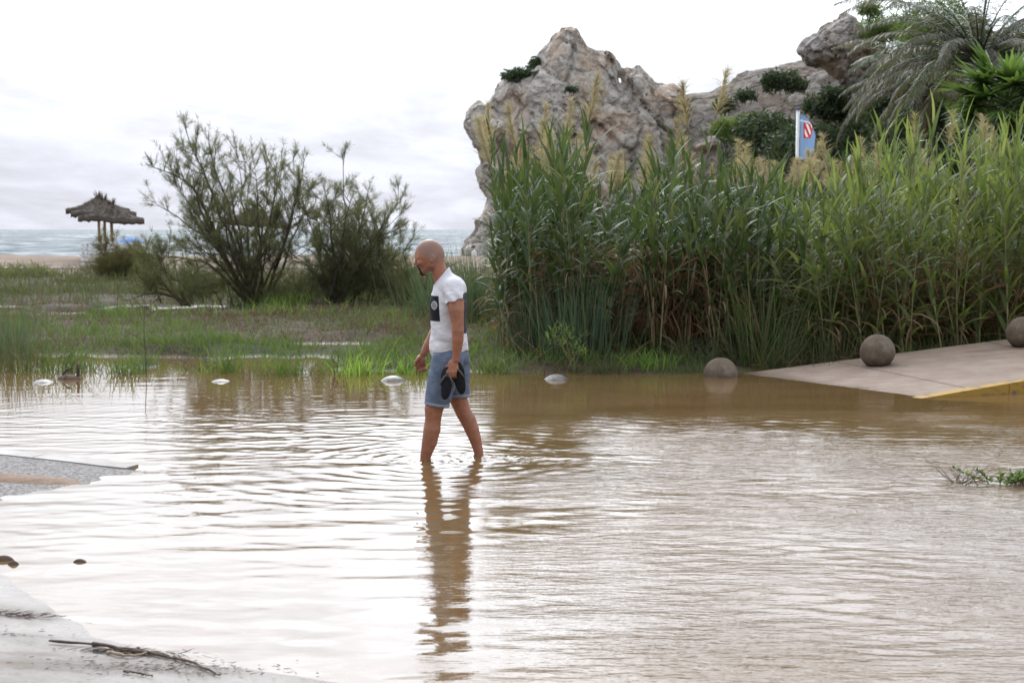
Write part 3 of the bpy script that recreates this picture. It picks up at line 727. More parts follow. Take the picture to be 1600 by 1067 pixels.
# ------------------------------------------------------------------ reeds
def reed_parts(h, seed, plume, young):
    """meshes of one giant reed cane: stem, leaves, dead leaves, plume"""
    r = np.random.default_rng(seed); out = []
    lean, la = r.uniform(.02, .10), r.uniform(0, 6.28)
    top = h*(1.0 if not plume else 1.0)
    t = np.linspace(0, 1, 7); cx = lean*h*t**1.8*math.cos(la); cy_ = lean*h*t**1.8*math.sin(la)
    path = np.stack([cx, cy_, top*t], 1)
    sb = MB(); sb.tube(path, .013*(1-t*.8)+.001, 4, cap=False); out.append(('stem', sb.mesh('stem', MATS['reed_stem'])))
    P = lambda q: np.stack([np.interp(q, t, path[:, c]) for c in range(3)], 1)
    n = int(r.integers(14, 20)); q = np.linspace(.26 if not young else .12, .97, n)+r.uniform(-.015, .015, n)
    az = la+np.arange(n)*math.pi+r.normal(0, .75, n)
    L = r.uniform(.45, .80, n)*(1-.35*np.maximum(q-.75, 0)/.25); W = r.uniform(.044, .078, n)*(1-.3*np.maximum(q-.8, 0)/.2)
    tilt = .24+.34*(1-q)+r.normal(0, .12, n); tilt[q > .85] *= .55
    bend = r.uniform(.45, 1.9, n); bend[q > .8] *= .5
    lb = MB(); lb.blades(P(q), az, L, W, tilt, bend, 5, r.normal(0, .35, n), r.uniform(0, 1, n)**1.4)
    out.append(('leaves', lb.mesh('leaves', MATS['reed_young' if young else 'reed_leaf'])))
    nd = int(r.integers(5, 10)); q = r.uniform(.06, .42, nd)
    db = MB(); db.blades(P(q), r.uniform(0, 6.28, nd), r.uniform(.35, .6, nd), r.uniform(.02, .035, nd), r.uniform(.9, 1.8, nd), r.uniform(.9, 1.9, nd), 4, r.normal(0, .6, nd), r.uniform(0, 1, nd))
    out.append(('dead_leaves', db.mesh('dead_leaves', MATS['reed_dead'])))
    if plume:
        pb = MB(); k = 210; u = r.uniform(0, 1, k)**.8; ax = np.array([math.cos(la)*.10, math.sin(la)*.14, .66]); b0 = path[-1]-np.array([0, 0, .06])
        pb.tube([b0, b0+ax*.5, b0+ax], [.005, .003, .001], 3, cap=False, var=.3)
        pb.blades(b0+u[:, None]*ax, r.normal(la, 1.25, k), (.34-.20*u)*r.uniform(.5, 1.2, k), .010, r.uniform(.15, .75, k), r.uniform(.1, 1.3, k), 2, r.uniform(-1.5, 1.5, k), r.uniform(0, 1, k))
        out.append(('plume', pb.mesh('plume', MATS['plume'])))
    return out
REED = {}
for young in (0, 1):
    for pl in (0, 1):
        REED[young, pl] = [reed_parts(h, 300+i+40*young+90*pl, pl, young) for i, h in enumerate((2.75, 2.95, 3.1, 2.6, 3.25))]
H0 = (2.75, 2.95, 3.1, 2.6, 3.25)
def put_reed(x, y, height, young, pl, label, group):
    i = random.randrange(5); s = height/H0[i]
    root = empty('giant_reed', (x, y, float(gh(x, y))-.04), random.uniform(0, 6.28))
    root.scale = (random.uniform(.9, 1.1), random.uniform(.9, 1.1), s)
    root.rotation_euler.x = random.gauss(0, .06); root.rotation_euler.y = random.gauss(0, .06) if random.random() < .93 else random.choice((-1, 1))*random.uniform(.2, .5)
    for nm, me in REED[young, pl][i]:
        o = bpy.data.objects.new(nm, me); COL.objects.link(o); o.parent = root
    return tag(root, label, 'reed', group)
TOPX = [760, 780, 795, 830, 880, 930, 965, 1000, 1050, 1100, 1160, 1215, 1260, 1330, 1400, 1470, 1540, 1620, 1800]
TOPY = [345, 300, 208, 222, 200, 268, 322, 305, 205, 240, 275, 240, 280, 262, 205, 222, 196, 175, 165]
def reed_h(x, y, up=0.0):
    px = 800+x/y*F_PX
    return CAM_H+(HOR-np.interp(px, TOPX, TOPY)-up)/F_PX*y
LBL = {0: 'tall dark green giant reed cane in the dense stand behind the ball bollards',
       1: 'bright green young reed cane in the stand at the right above the pavement'}
def reed_label(px, y):
    row = 'front' if y < 19.1 else 'back'
    k = int(np.searchsorted([860, 960, 1060, 1160, 1250, 1345, 1420, 1500, 1580], px))
    where = ['at the left end of the stand nearest the man', 'behind the dark rush clump', 'in the gap right of the dark rush clump', 'above the brown dead skirts left of the half sunk bollard', 'above the half sunk bollard',
             'behind the pool between the two brown bollards', 'right behind the bollard on the ramp', 'above the middle of the dry ramp', 'above the ramp left of the cut off bollard', 'at the right edge of the picture'][k]
    return f"{row} row reed cane {where}"
n_ind = 0
RS = np.random.default_rng(17)
spots = []
for k in range(300):
    y = 18.3+2.5*RS.uniform()**1.3
    px = RS.uniform(778, 1690); x = (px-800)/F_PX*y
    if 965 < px < 1010 and RS.uniform() < .5: continue
    spots.append((x, y, px))
for x, y, px in spots:
    young = 1 if px+RS.normal(0, 28) > 1245 else 0
    h = max(1.5, reed_h(x, y)*(RS.uniform(.86, 1.05) if RS.uniform() < .38 else RS.uniform(.55, .86)) - float(gh(x, y)))
    if young and y > 19.6: h *= 1.05
    put_reed(x, y, h, young, 0, reed_label(px, y), 'canes of the reed stand'); n_ind += 1
# the tall ones that stick out, with plumes
for px, py, Y, lab in ((818, 165, 18.9, 'tall plumed reed at the left end of the stand before the sea rock'), (903, 128, 19.2, 'tallest plumed reed before the middle of the sea rock'),
                       (1068, 118, 19.3, 'tall plumed reed rising right of the sea rock'), (1090, 135, 19.4, 'tall grey plumed reed leaning beside the right end of the sea rock'),
                       (800, 190, 19.6, 'plumed reed at the far left of the stand')):
    x = (px-800)/F_PX*Y; h = CAM_H+(HOR-py)/F_PX*Y-float(gh(x, Y))-.52
    put_reed(x, Y, h, 0, 1, lab, 'plumed reeds'); n_ind += 1
# the mass behind them: too many to tell apart
mass = [MB() for _ in range(4)]
names = ['stem', 'leaves', 'dead_leaves', 'plume']
def mesh_arrays(me):
    V = np.empty(len(me.vertices)*3, np.float32); me.vertices.foreach_get('co', V)
    L = np.empty(len(me.loops), np.int32); me.loops.foreach_get('vertex_index', L)
    A = np.empty(len(me.vertices), np.float32); me.attributes['var'].data.foreach_get('value', A)
    return V.reshape(-1, 3), L.reshape(-1, 4), A
CACHE = {k: [[(nm, *mesh_arrays(me)) for nm, me in pl] for pl in v] for k, v in REED.items()}
young_mass = MB()
def mass_reed(x, y, height, young, pl):
    i = int(RS.integers(0, 5)); s = height/H0[i]; a = RS.uniform(0, 6.28); c, sn = math.cos(a), math.sin(a); lx, ly = RS.normal(0, .05, 2)
    for nm, V, Q, A in CACHE[young, pl][i]:
        z = V[:, 2]*s
        W = np.stack([V[:, 0]*c-V[:, 1]*sn+x+lx*z, V[:, 0]*sn+V[:, 1]*c+y+ly*z, z+float(gh(x, y))-.04], 1)
        (young_mass if (young and nm == 'leaves') else mass[names.index(nm)]).add(W, Q, None, A)
for k in range(330):                       # behind
    y = RS.uniform(20.6, 23.5); px = RS.uniform(785, 1700); x = (px-800)/F_PX*y
    mass_reed(x, y, max(1.6, reed_h(x, y)*RS.uniform(.62, .92)-.15), int(px > 1255), 0)
for k in range(95):                        # plumed canes at the back
    y = RS.uniform(22.5, 28); px = RS.uniform(782, 1350) if RS.uniform() < .93 else RS.uniform(1350, 1580); x = (px-800)/F_PX*y
    up = RS.uniform(-35, 62)
    if 1190 < px < 1335: up = RS.uniform(10, 95) if px < 1240 else RS.uniform(-40, 30)
    mass_reed(x, y, max(2.2, reed_h(x, y, up)-.62), 0, 1)
for k in range(150):                       # low brown skirt of dead canes
    y = RS.uniform(18.6, 20.4); px = RS.choice([RS.uniform(795, 960), RS.uniform(985, 1150), RS.uniform(1000, 1130), RS.uniform(1250, 1650)]); x = (px-800)/F_PX*y
    q = RS.uniform(.25, 1.35, 26); n = 26
    mass[2].blades(np.stack([x+RS.normal(0, .12, n), y+RS.normal(0, .12, n), q+float(gh(x, y))], 1), RS.uniform(0, 6.28, n), RS.uniform(.4, .8, n), RS.uniform(.012, .028, n), RS.uniform(1.6, 2.7, n), RS.uniform(.2, .9, n), 3, RS.normal(0, .6, n), RS.uniform(0, .9, n))
mroot = empty('reed_bed', (3.5, 22, 0))
for nm, mb_, mt in zip(names+['young_leaves'], mass+[young_mass], ('reed_stem', 'reed_leaf', 'reed_dead', 'plume', 'reed_young')):
    o = mb_.build(nm, MATS[mt]); o.parent = mroot; o.matrix_parent_inverse = Matrix.Translation(-Vector(mroot.location))
tag(mroot, 'dense mass of reeds and tan plumes behind the front canes', 'reed bed', kind='stuff')
print('SEC reeds', n_ind)

# ------------------------------------------------------------------ rushes
def rush(px, Y, n, hmax, spread, label, mat='rush', seed=0, fan=.35):
    r = np.random.default_rng(seed); x = (px-800)/F_PX*Y; root = empty('rush_clump', (x, Y, float(gh(x, Y))-.03))
    b = np.stack([r.normal(0, spread, n), r.normal(0, spread, n), 0*np.ones(n)], 1)
    az = np.arctan2(b[:, 1], b[:, 0])+r.normal(0, .5, n)
    gb = MB(); gb.blades(b, az, hmax*r.uniform(.45, 1, n), r.uniform(.009, .016, n), r.uniform(0, fan, n)*np.minimum(1, np.hypot(b[:, 0], b[:, 1])/spread), r.uniform(0, .35, n), 3, r.uniform(-1.5, 1.5, n), r.uniform(0, 1, n))
    gb.build('green_stems', MATS[mat], root)
    k = n//6; db = MB(); b = np.stack([r.normal(0, spread*1.3, k), r.normal(0, spread*1.3, k), 0*np.ones(k)], 1)
    db.blades(b, r.uniform(0, 6.28, k), hmax*r.uniform(.3, .6, k), .012, r.uniform(.3, 1.2, k), r.uniform(.2, 1.2, k), 3, r.uniform(-1.5, 1.5, k), r.uniform(0, 1, k))
    db.build('dry_stems', MATS['reed_dead'], root)
    return tag(root, label, 'rush', 'rush clumps')
rush(905, 18.2, 420, 1.35, .28, 'dark green rush clump at the foot of the reeds right of the wading man', seed=1)
rush(840, 18.6, 200, 1.1, .22, 'smaller rush clump at the left foot of the reed stand', seed=2)
rush(752, 24.5, 520, 1.55, .36, 'fan of upright rushes just behind the shoulder of the wading man', seed=3, fan=.3)
rush(700, 26, 330, 1.4, .42, 'rush clump partly hidden behind the head of the wading man', seed=4, fan=.5)
rush(1290, 18.1, 220, 1.2, .30, 'low rush clump between the two brown ball bollards', 'grass_olive', seed=5, fan=.6)
rush(1190, 18.0, 170, 1.65, .20, 'bright arching grass clump behind the half sunk bollard', 'reed_leaf', seed=6, fan=.6)
rush(8, 19.2, 240, 1.05, .24, 'dark green rush clump at the left edge of the picture', seed=7)

# ------------------------------------------------------------------ tamarisks
def tamarisk(name, bpx, bpy, Y, tips, label, seed, mat='tamarisk', skirt=(), thick=.048, dens=1.0, strand=.135, cat='tree'):
    r = np.random.default_rng(seed); base = at(bpx, bpy, Y); root = empty(name, base); B = np.array(base)
    wb, tw, fb = MB(), MB(), MB(); SP = []; SD = []
    def curve(a, b, n, sag, jit):
        t = np.linspace(0, 1, n)[:, None]; m_ = a*(1-t)+b*t
        m_ = m_+np.array([0, 0, 1.])*sag*np.sin(math.pi*t)+np.cumsum(r.normal(0, jit, (n, 3)), 0)*np.sin(math.pi*t)
        return m_
    def twig(a, d, L):
        n = 4; e = a+d*L; e[2] += .10*L
        c = curve(a, e, n, 0, L*.03); tw.tube(c, np.linspace(.0065, .0025, n), 3, cap=False)
        m_ = max(2, int(L/.055*dens))
        q = r.uniform(.1, 1, m_); i = np.clip((q*(n-1)).astype(int), 0, n-2); f = q*(n-1)-i
        SP.append(c[i]*(1-f)[:, None]+c[i+1]*f[:, None]); SD.append(np.repeat(d[None], m_, 0))
    def branch(a, b, rad, lvl, sag=.0):
        L = np.linalg.norm(b-a); n = max(5, int(L/.3)); c = curve(a, b, n, sag, L*.012)
        wb.tube(c, np.linspace(rad, max(.005, rad*.14), n), 5 if lvl else 7, cap=False)
        d0 = (b-a)/L
        for k in range(int(L*(8.5 if lvl == 0 else 8)*dens)):
            q = r.uniform(.22 if lvl == 0 else .12, 1.0); i = min(n-2, int(q*(n-1))); p = c[i]+(c[i+1]-c[i])*(q*(n-1)-i)
            s = r.normal(size=3); s -= d0*s.dot(d0); s /= np.linalg.norm(s); dd = d0*r.uniform(.35, .9)+s*.95+np.array([0, 0, .28]); dd /= np.linalg.norm(dd)
            if lvl == 0 and r.uniform() < .55: branch(p, p+dd*r.uniform(.35, 1.0)*(1.25-q*.7), rad*.26, 1)
            else: twig(p, dd, r.uniform(.22, .60))
        for k in range(3): 
            dd = d0+r.normal(0, .3, 3)+np.array([0, 0, .3]); twig(b, dd/np.linalg.norm(dd), r.uniform(.2, .4))
    for (tx, ty, dy_, q0) in tips:
        e = np.array(at(tx, ty, Y+dy_))-B; st = r.normal(0, .10, 3)*[1, 1, 0]; st[2] = -.1
        branch(st, e, thick*r.uniform(.7, 1.1), 0, q0)
    for (tx, ty, wpx, hpx, n) in skirt:                    # thick feathery masses low down
        c = np.array(at(tx, ty, Y))-B; k = F_PX/Y
        m_ = int(n*dens); g = r.normal(0, .42, (m_, 3)); p = c+g*np.array([wpx/2/k, .9, hpx/2/k])
        SP.append(p); SD.append(g*np.array([.8, .8, .5])+np.array([0, 0, .8]))
        for q in range(7): tw.tube([(c[0]*.7, c[1]*.7, min(-.05, c[2]-hpx/2/k)), tuple(c*.9), tuple(p[q])], [.016, .010, .003], 4, cap=False)
    SP = np.concatenate(SP); SD = np.concatenate(SD); SD /= np.linalg.norm(SD, axis=1, keepdims=True)+1e-9
    keep = SP[:, 2]+base.z > -.02; SP, SD = SP[keep], SD[keep]
    per = 11; N = len(SP)*per; P = np.repeat(SP, per, 0)+r.normal(0, .018, (N, 3)); D = np.repeat(SD, per, 0)+r.normal(0, .75, (N, 3))+np.array([0, 0, .25])
    D /= np.linalg.norm(D, axis=1, keepdims=True); az = np.arctan2(D[:, 1], D[:, 0]); tl = np.arccos(np.clip(D[:, 2], -1, 1))
    clump = vnoise(P*1.7, seed)
    fb.blades(P, az, strand*r.uniform(.4, 1.2, N), r.uniform(.006, .011, N), tl, r.normal(0, .3, N), 1, r.uniform(-1.5, 1.5, N), np.clip(.6*r.uniform(0, 1, N)+.7*clump-.2, 0, 1), tip=.35)
    wb.build('branches', MATS['bark'], root); tag(tw.build('twigs', MATS['bark'], root), kind='stuff'); fb.build('foliage', MATS[mat], root)
    print('tamarisk strands', N)
    return tag(root, label, cat, 'tamarisks before the sea')
tamarisk('tamarisk_tree', 398, 478, 31.5, [(291, 205, .3, .1), (240, 262, .6, .35), (330, 245, -.8, 0), (262, 330, 1, .2), (372, 250, .8, 0), (398, 262, -.5, 0), (440, 248, .5, 0), (475, 252, -.6, -.1),
         (484, 300, .9, -.15), (300, 380, -.7, .2), (445, 330, 1.2, 0), (350, 330, -1.2, .1), (255, 400, .5, .3), (420, 380, -1.0, 0), (300, 270, -.4, .1), (275, 290, .3, .15), (420, 300, .3, 0), (465, 300, -.9, 0), (310, 320, .9, .1), (360, 290, .2, 0)],
         'wide tamarisk tree with bare dark limbs fanning out before the sea', 1,
         skirt=((330, 455, 110, 60, 420), (420, 458, 120, 55, 380), (380, 420, 150, 60, 180), (290, 425, 90, 60, 260), (350, 440, 180, 60, 420)), dens=.64)
tamarisk('tamarisk_tree', 520, 486, 31.0, [(536, 252, .3, 0), (575, 300, .4, 0), (548, 315, -.9, 0), (610, 335, -.6, 0), (476, 330, .5, .1), (508, 300, -.6, 0), (560, 335, .8, 0), (600, 352, -.3, .1), (625, 315, .5, -.2), (495, 345, 1.0, 0), (578, 375, -1, 0), (632, 392, .3, .1), (545, 380, 1.2, 0), (460, 400, .2, .2), (640, 430, -.5, .2)],
         'second tamarisk, lower and denser, between the wide tree and the wading man', 2,
         skirt=((480, 455, 140, 70, 520), (560, 450, 150, 80, 620), (630, 455, 90, 70, 420), (540, 410, 140, 60, 200), (600, 410, 90, 60, 260), (520, 440, 220, 70, 620), (590, 435, 140, 70, 420)), dens=.72)
tamarisk('tamarisk_bush', 190, 445, 44, [(158, 393, -.5, 0), (235, 398, .4, .1), (205, 394, .6, 0)],
         'brownish tamarisk bush in front of the thatched parasols', 3, 'tamarisk_brown',
         skirt=((178, 412, 66, 40, 800), (205, 410, 90, 46, 1100), (185, 425, 120, 40, 900), (235, 420, 50, 40, 300)), thick=.05, dens=.8, strand=.2, cat='bush')
tamarisk('tamarisk_bush', 290, 470, 30, [(232, 432, -.3, .12), (246, 452, .2, .15), (200, 470, -.4, .2), (275, 420, .3, 0)],
         'low drooping tamarisk branch left of the wide tree', 4, skirt=((235, 440, 50, 30, 160), (300, 455, 60, 50, 350)), thick=.045, dens=.7, cat='bush')
tamarisk('tamarisk_bush', 655, 480, 30, [(640, 440, .2, 0), (668, 430, -.3, 0), (690, 450, .5, 0), (620, 455, .3, .1)],
         'olive feathery bush behind the chest of the wading man', 5, 'tamarisk_brown', skirt=((650, 455, 90, 50, 600), (690, 465, 60, 40, 300)), thick=.03, dens=.7, cat='bush')
print('SEC tamarisk')
# ------------------------------------------------------------------ the man wading through the water
class Field:
    """signed distance grid; primitives are blended in one after another"""
    def __init__(s, lo, hi, h):
        s.lo = np.array(lo, float); s.h = h; s.n = np.ceil((np.array(hi)-s.lo)/h).astype(int)+1
        s.F = np.full(s.n, .3, np.float32)
    def sub(s, lo, hi):
        a = np.clip(np.floor((np.array(lo)-s.lo)/s.h).astype(int), 0, s.n-1); b = np.clip(np.ceil((np.array(hi)-s.lo)/s.h).astype(int)+1, 1, s.n)
        sl = tuple(slice(i, j) for i, j in zip(a, b))
        ax = [s.lo[k]+s.h*np.arange(a[k], b[k]) for k in range(3)]
        return sl, np.meshgrid(*ax, indexing='ij', sparse=True)
    def blend(s, sl, d, k, mode):
        f = s.F[sl]
        if mode == 'cut':
            d = -d; r = np.maximum(f, d)
            if k: hh = np.clip(.5-.5*(d-f)/k, 0, 1); r = d*(1-hh)+f*hh+k*hh*(1-hh)
        else:
            hh = np.clip(.5+.5*(d-f)/max(k, 1e-6), 0, 1); r = d*(1-hh)+f*hh-max(k, 1e-6)*hh*(1-hh)
        s.F[sl] = r
    def cone(s, a, b, ra, rb, k=.02, mode='add', clip=None):
        a, b = np.array(a, float), np.array(b, float); m_ = max(ra, rb)+k+.03
        sl, (X, Y, Z) = s.sub(np.minimum(a, b)-m_, np.maximum(a, b)+m_)
        e = b-a; L = max(e@e, 1e-9); t = np.clip(((X-a[0])*e[0]+(Y-a[1])*e[1]+(Z-a[2])*e[2])/L, 0, 1)
        d = np.sqrt((X-a[0]-t*e[0])**2+(Y-a[1]-t*e[1])**2+(Z-a[2]-t*e[2])**2)-(ra+(rb-ra)*t)
        if clip: d = np.maximum(d, clip(X, Y, Z))
        s.blend(sl, d.astype(np.float32), k, mode); return s
    def path(s, pts, rad, k=.02, **kw):
        for i in range(len(pts)-1): s.cone(pts[i], pts[i+1], rad[i], rad[i+1], k if i == 0 else .003, **kw)
        return s
    def ell(s, c, r, k=.03, mode='add', rot=0.0, clip=None):
        c = np.array(c, float); m_ = max(r)+k+.03; sl, (X, Y, Z) = s.sub(c-m_, c+m_)
        x, y, z = X-c[0], Y-c[1], Z-c[2]
        if rot: cs, sn = math.cos(rot), math.sin(rot); x, z = x*cs+z*sn, -x*sn+z*cs
        q = np.sqrt((x/r[0])**2+(y/r[1])**2+(z/r[2])**2); g = np.sqrt((x/r[0]**2)**2+(y/r[1]**2)**2+(z/r[2]**2)**2)+1e-6
        d = q*(q-1)/g
        if clip: d = np.maximum(d, clip(X, Y, Z))
        s.blend(sl, d.astype(np.float32), k, mode); return s
    def cutf(s, fn):
        sl, (X, Y, Z) = s.sub(s.lo, s.lo+s.h*s.n); s.F = np.maximum(s.F, fn(X, Y, Z).astype(np.float32)); return s
    def rough(s, fn, band=.03):
        I = np.argwhere(np.abs(s.F) < band); P = s.lo+s.h*I; s.F[I[:, 0], I[:, 1], I[:, 2]] += fn(P).astype(np.float32); return s
    def build(s, name, mat, parent):
        V, Q = surface_nets(s.F, s.lo, s.h)
        for _ in range(2):                           # light smoothing
            acc = np.zeros_like(V); cnt = np.zeros(len(V))
            for a, b in ((0, 1), (1, 2), (2, 3), (3, 0)):
                np.add.at(acc, Q[:, a], V[Q[:, b]]); np.add.at(cnt, Q[:, a], 1)
            V = V*.5+.5*acc/np.maximum(cnt, 1)[:, None]
        mb = MB(); mb.add(V, Q); return mb.build(name, mat, parent)

# skin: tanned, shaved head a little greyer where the hair is cropped
m, nt = new_mat('skin'); v = objc(nt); sx, sy, sz = nt.sep(v)
c = nt.mix(nt.ss(nt.noise(v, 14, 5, .6), .3, .7), (.25, .103, .059), (.335, .145, .087))
c = nt.mix(nt.ss(nt.noise(v, 46, 4, .7), .48, .7, 0, .5), c, (.19, .07, .038))
hair = nt.m('MULTIPLY', nt.ss(nt.m('ADD', sz, nt.m('MULTIPLY', sx, .75)), 1.405, 1.435), nt.ss(sz, 1.50, 1.53))
c = nt.mix(nt.m('MULTIPLY', hair, .62), c, (.20, .145, .12))
beard = nt.m('MULTIPLY', nt.ss(sz, 1.475, 1.455, 0, 1), nt.m('MULTIPLY', nt.ss(sz, 1.38, 1.40), nt.ss(sx, -.115, -.135)))
c = nt.mix(nt.m('MULTIPLY', beard, .45), c, (.12, .075, .06))
b_ = nt.n('ShaderNodeBsdfPrincipled'); nt.l(c, b_.inputs['Base Color']); b_.inputs['Roughness'].default_value = .48; b_.inputs['Specular IOR Level'].default_value = .4
b_.inputs['Subsurface Weight'].default_value = .12; b_.inputs['Subsurface Radius'].default_value = (.012, .005, .003); b_.inputs['Subsurface Scale'].default_value = .6
nt.l(bump(nt, nt.noise(v, 160, 3, .6), .25, .002), b_.inputs['Normal']); finish(nt, b_.outputs[0]); MATS['skin'] = m
# white T-shirt with a dark printed panel on the chest and one on the back
m, nt = new_mat('shirt'); v = objc(nt); sx, sy, sz = nt.sep(v)
inz = lambda z, a, b: nt.m('MULTIPLY', nt.ss(z, a-.002, a+.002), nt.ss(z, b-.002, b+.002, 1, 0))
edge = nt.m('ADD', nt.m('MULTIPLY', nt.m('SUBTRACT', sz, 1.16), -.055), -.058)
panel = nt.m('MULTIPLY', inz(sz, 1.062, 1.252), nt.m('LESS_THAN', sx, edge))
panel = nt.m('MULTIPLY', panel, nt.m('LESS_THAN', sy, .14))
u = nt.m('MULTIPLY', nt.m('ADD', sx, .098), 1.35); vv = nt.m('ADD', sz, -1.182)
rr = nt.m('SQRT', nt.m('ADD', nt.m('MULTIPLY', u, u), nt.m('MULTIPLY', vv, vv)))
band = lambda x, a, b: nt.m('MULTIPLY', nt.m('GREATER_THAN', x, a), nt.m('LESS_THAN', x, b))
ring = nt.m('ADD', band(rr, .026, .031), band(rr, .009, .013))
au, av = nt.m('ABSOLUTE', u), nt.m('ABSOLUTE', vv)
star = nt.m('LESS_THAN', nt.m('MULTIPLY', au, av), .000035); star = nt.m('MULTIPLY', star, band(rr, .010, .037))
diag = nt.m('MULTIPLY', nt.m('LESS_THAN', nt.m('ABSOLUTE', nt.m('SUBTRACT', au, av)), .0022), band(rr, .009, .028))
emb = nt.m('MINIMUM', nt.m('ADD', nt.m('ADD', ring, star), diag), 1.0); emb = nt.m('MULTIPLY', emb, nt.m('LESS_THAN', sy, 0.0))
backp = nt.m('MULTIPLY', inz(sz, .965, 1.275), nt.m('GREATER_THAN', sx, .122))
cloth = nt.mix(nt.ss(nt.noise(v, 9, 4), .3, .7), (.54, .535, .57), (.60, .595, .63))
c = nt.mix(panel, cloth, (.016, .016, .022)); c = nt.mix(nt.m('MULTIPLY', emb, panel), c, (.55, .55, .57)); c = nt.mix(backp, c, (.045, .048, .06))
wr = nt.noise(nt.vm('MULTIPLY', v, (9, 5, 16)), 1.0, 4, .55, dist=.6)
finish(nt, bsdf(nt, c, .85, .15, bump(nt, nt.m('ADD', wr, nt.m('MULTIPLY', nt.noise(v, 400, 2), .03)), .6, .03))); MATS['shirt'] = m
m, nt = new_mat('denim'); v = objc(nt)
c = nt.mix(nt.ss(nt.noise(v, 12, 5, .65), .3, .7), (.085, .112, .165), (.14, .175, .24))
c = nt.mix(nt.ss(nt.noise(nt.vm('MULTIPLY', v, (1, 1, .4)), 240, 2), .45, .65, 0, .3), c, (.21, .245, .31))
finish(nt, bsdf(nt, c, .9, .1, bump(nt, nt.noise(nt.vm('MULTIPLY', v, (10, 6, 14)), 1.2, 4, .6, dist=.5), .5, .02))); MATS['denim'] = m
plain('denim_pale', (.17, .20, .26), (.24, .27, .33), 20, .9, .1, .4, .004)
plain('beard_hair', (.016, .011, .009), (.035, .024, .018), 60, .7, .2, .8, .004)
plain('rubber_black', (.006, .006, .007), (.014, .014, .016), 20, .7, .2, .3, .003)
plain('rubber_navy', (.007, .008, .012), (.015, .017, .023), 20, .7, .2, .3, .003)
plain('rubber_grey', (.075, .07, .068), (.11, .10, .10), 20, .5, .4)

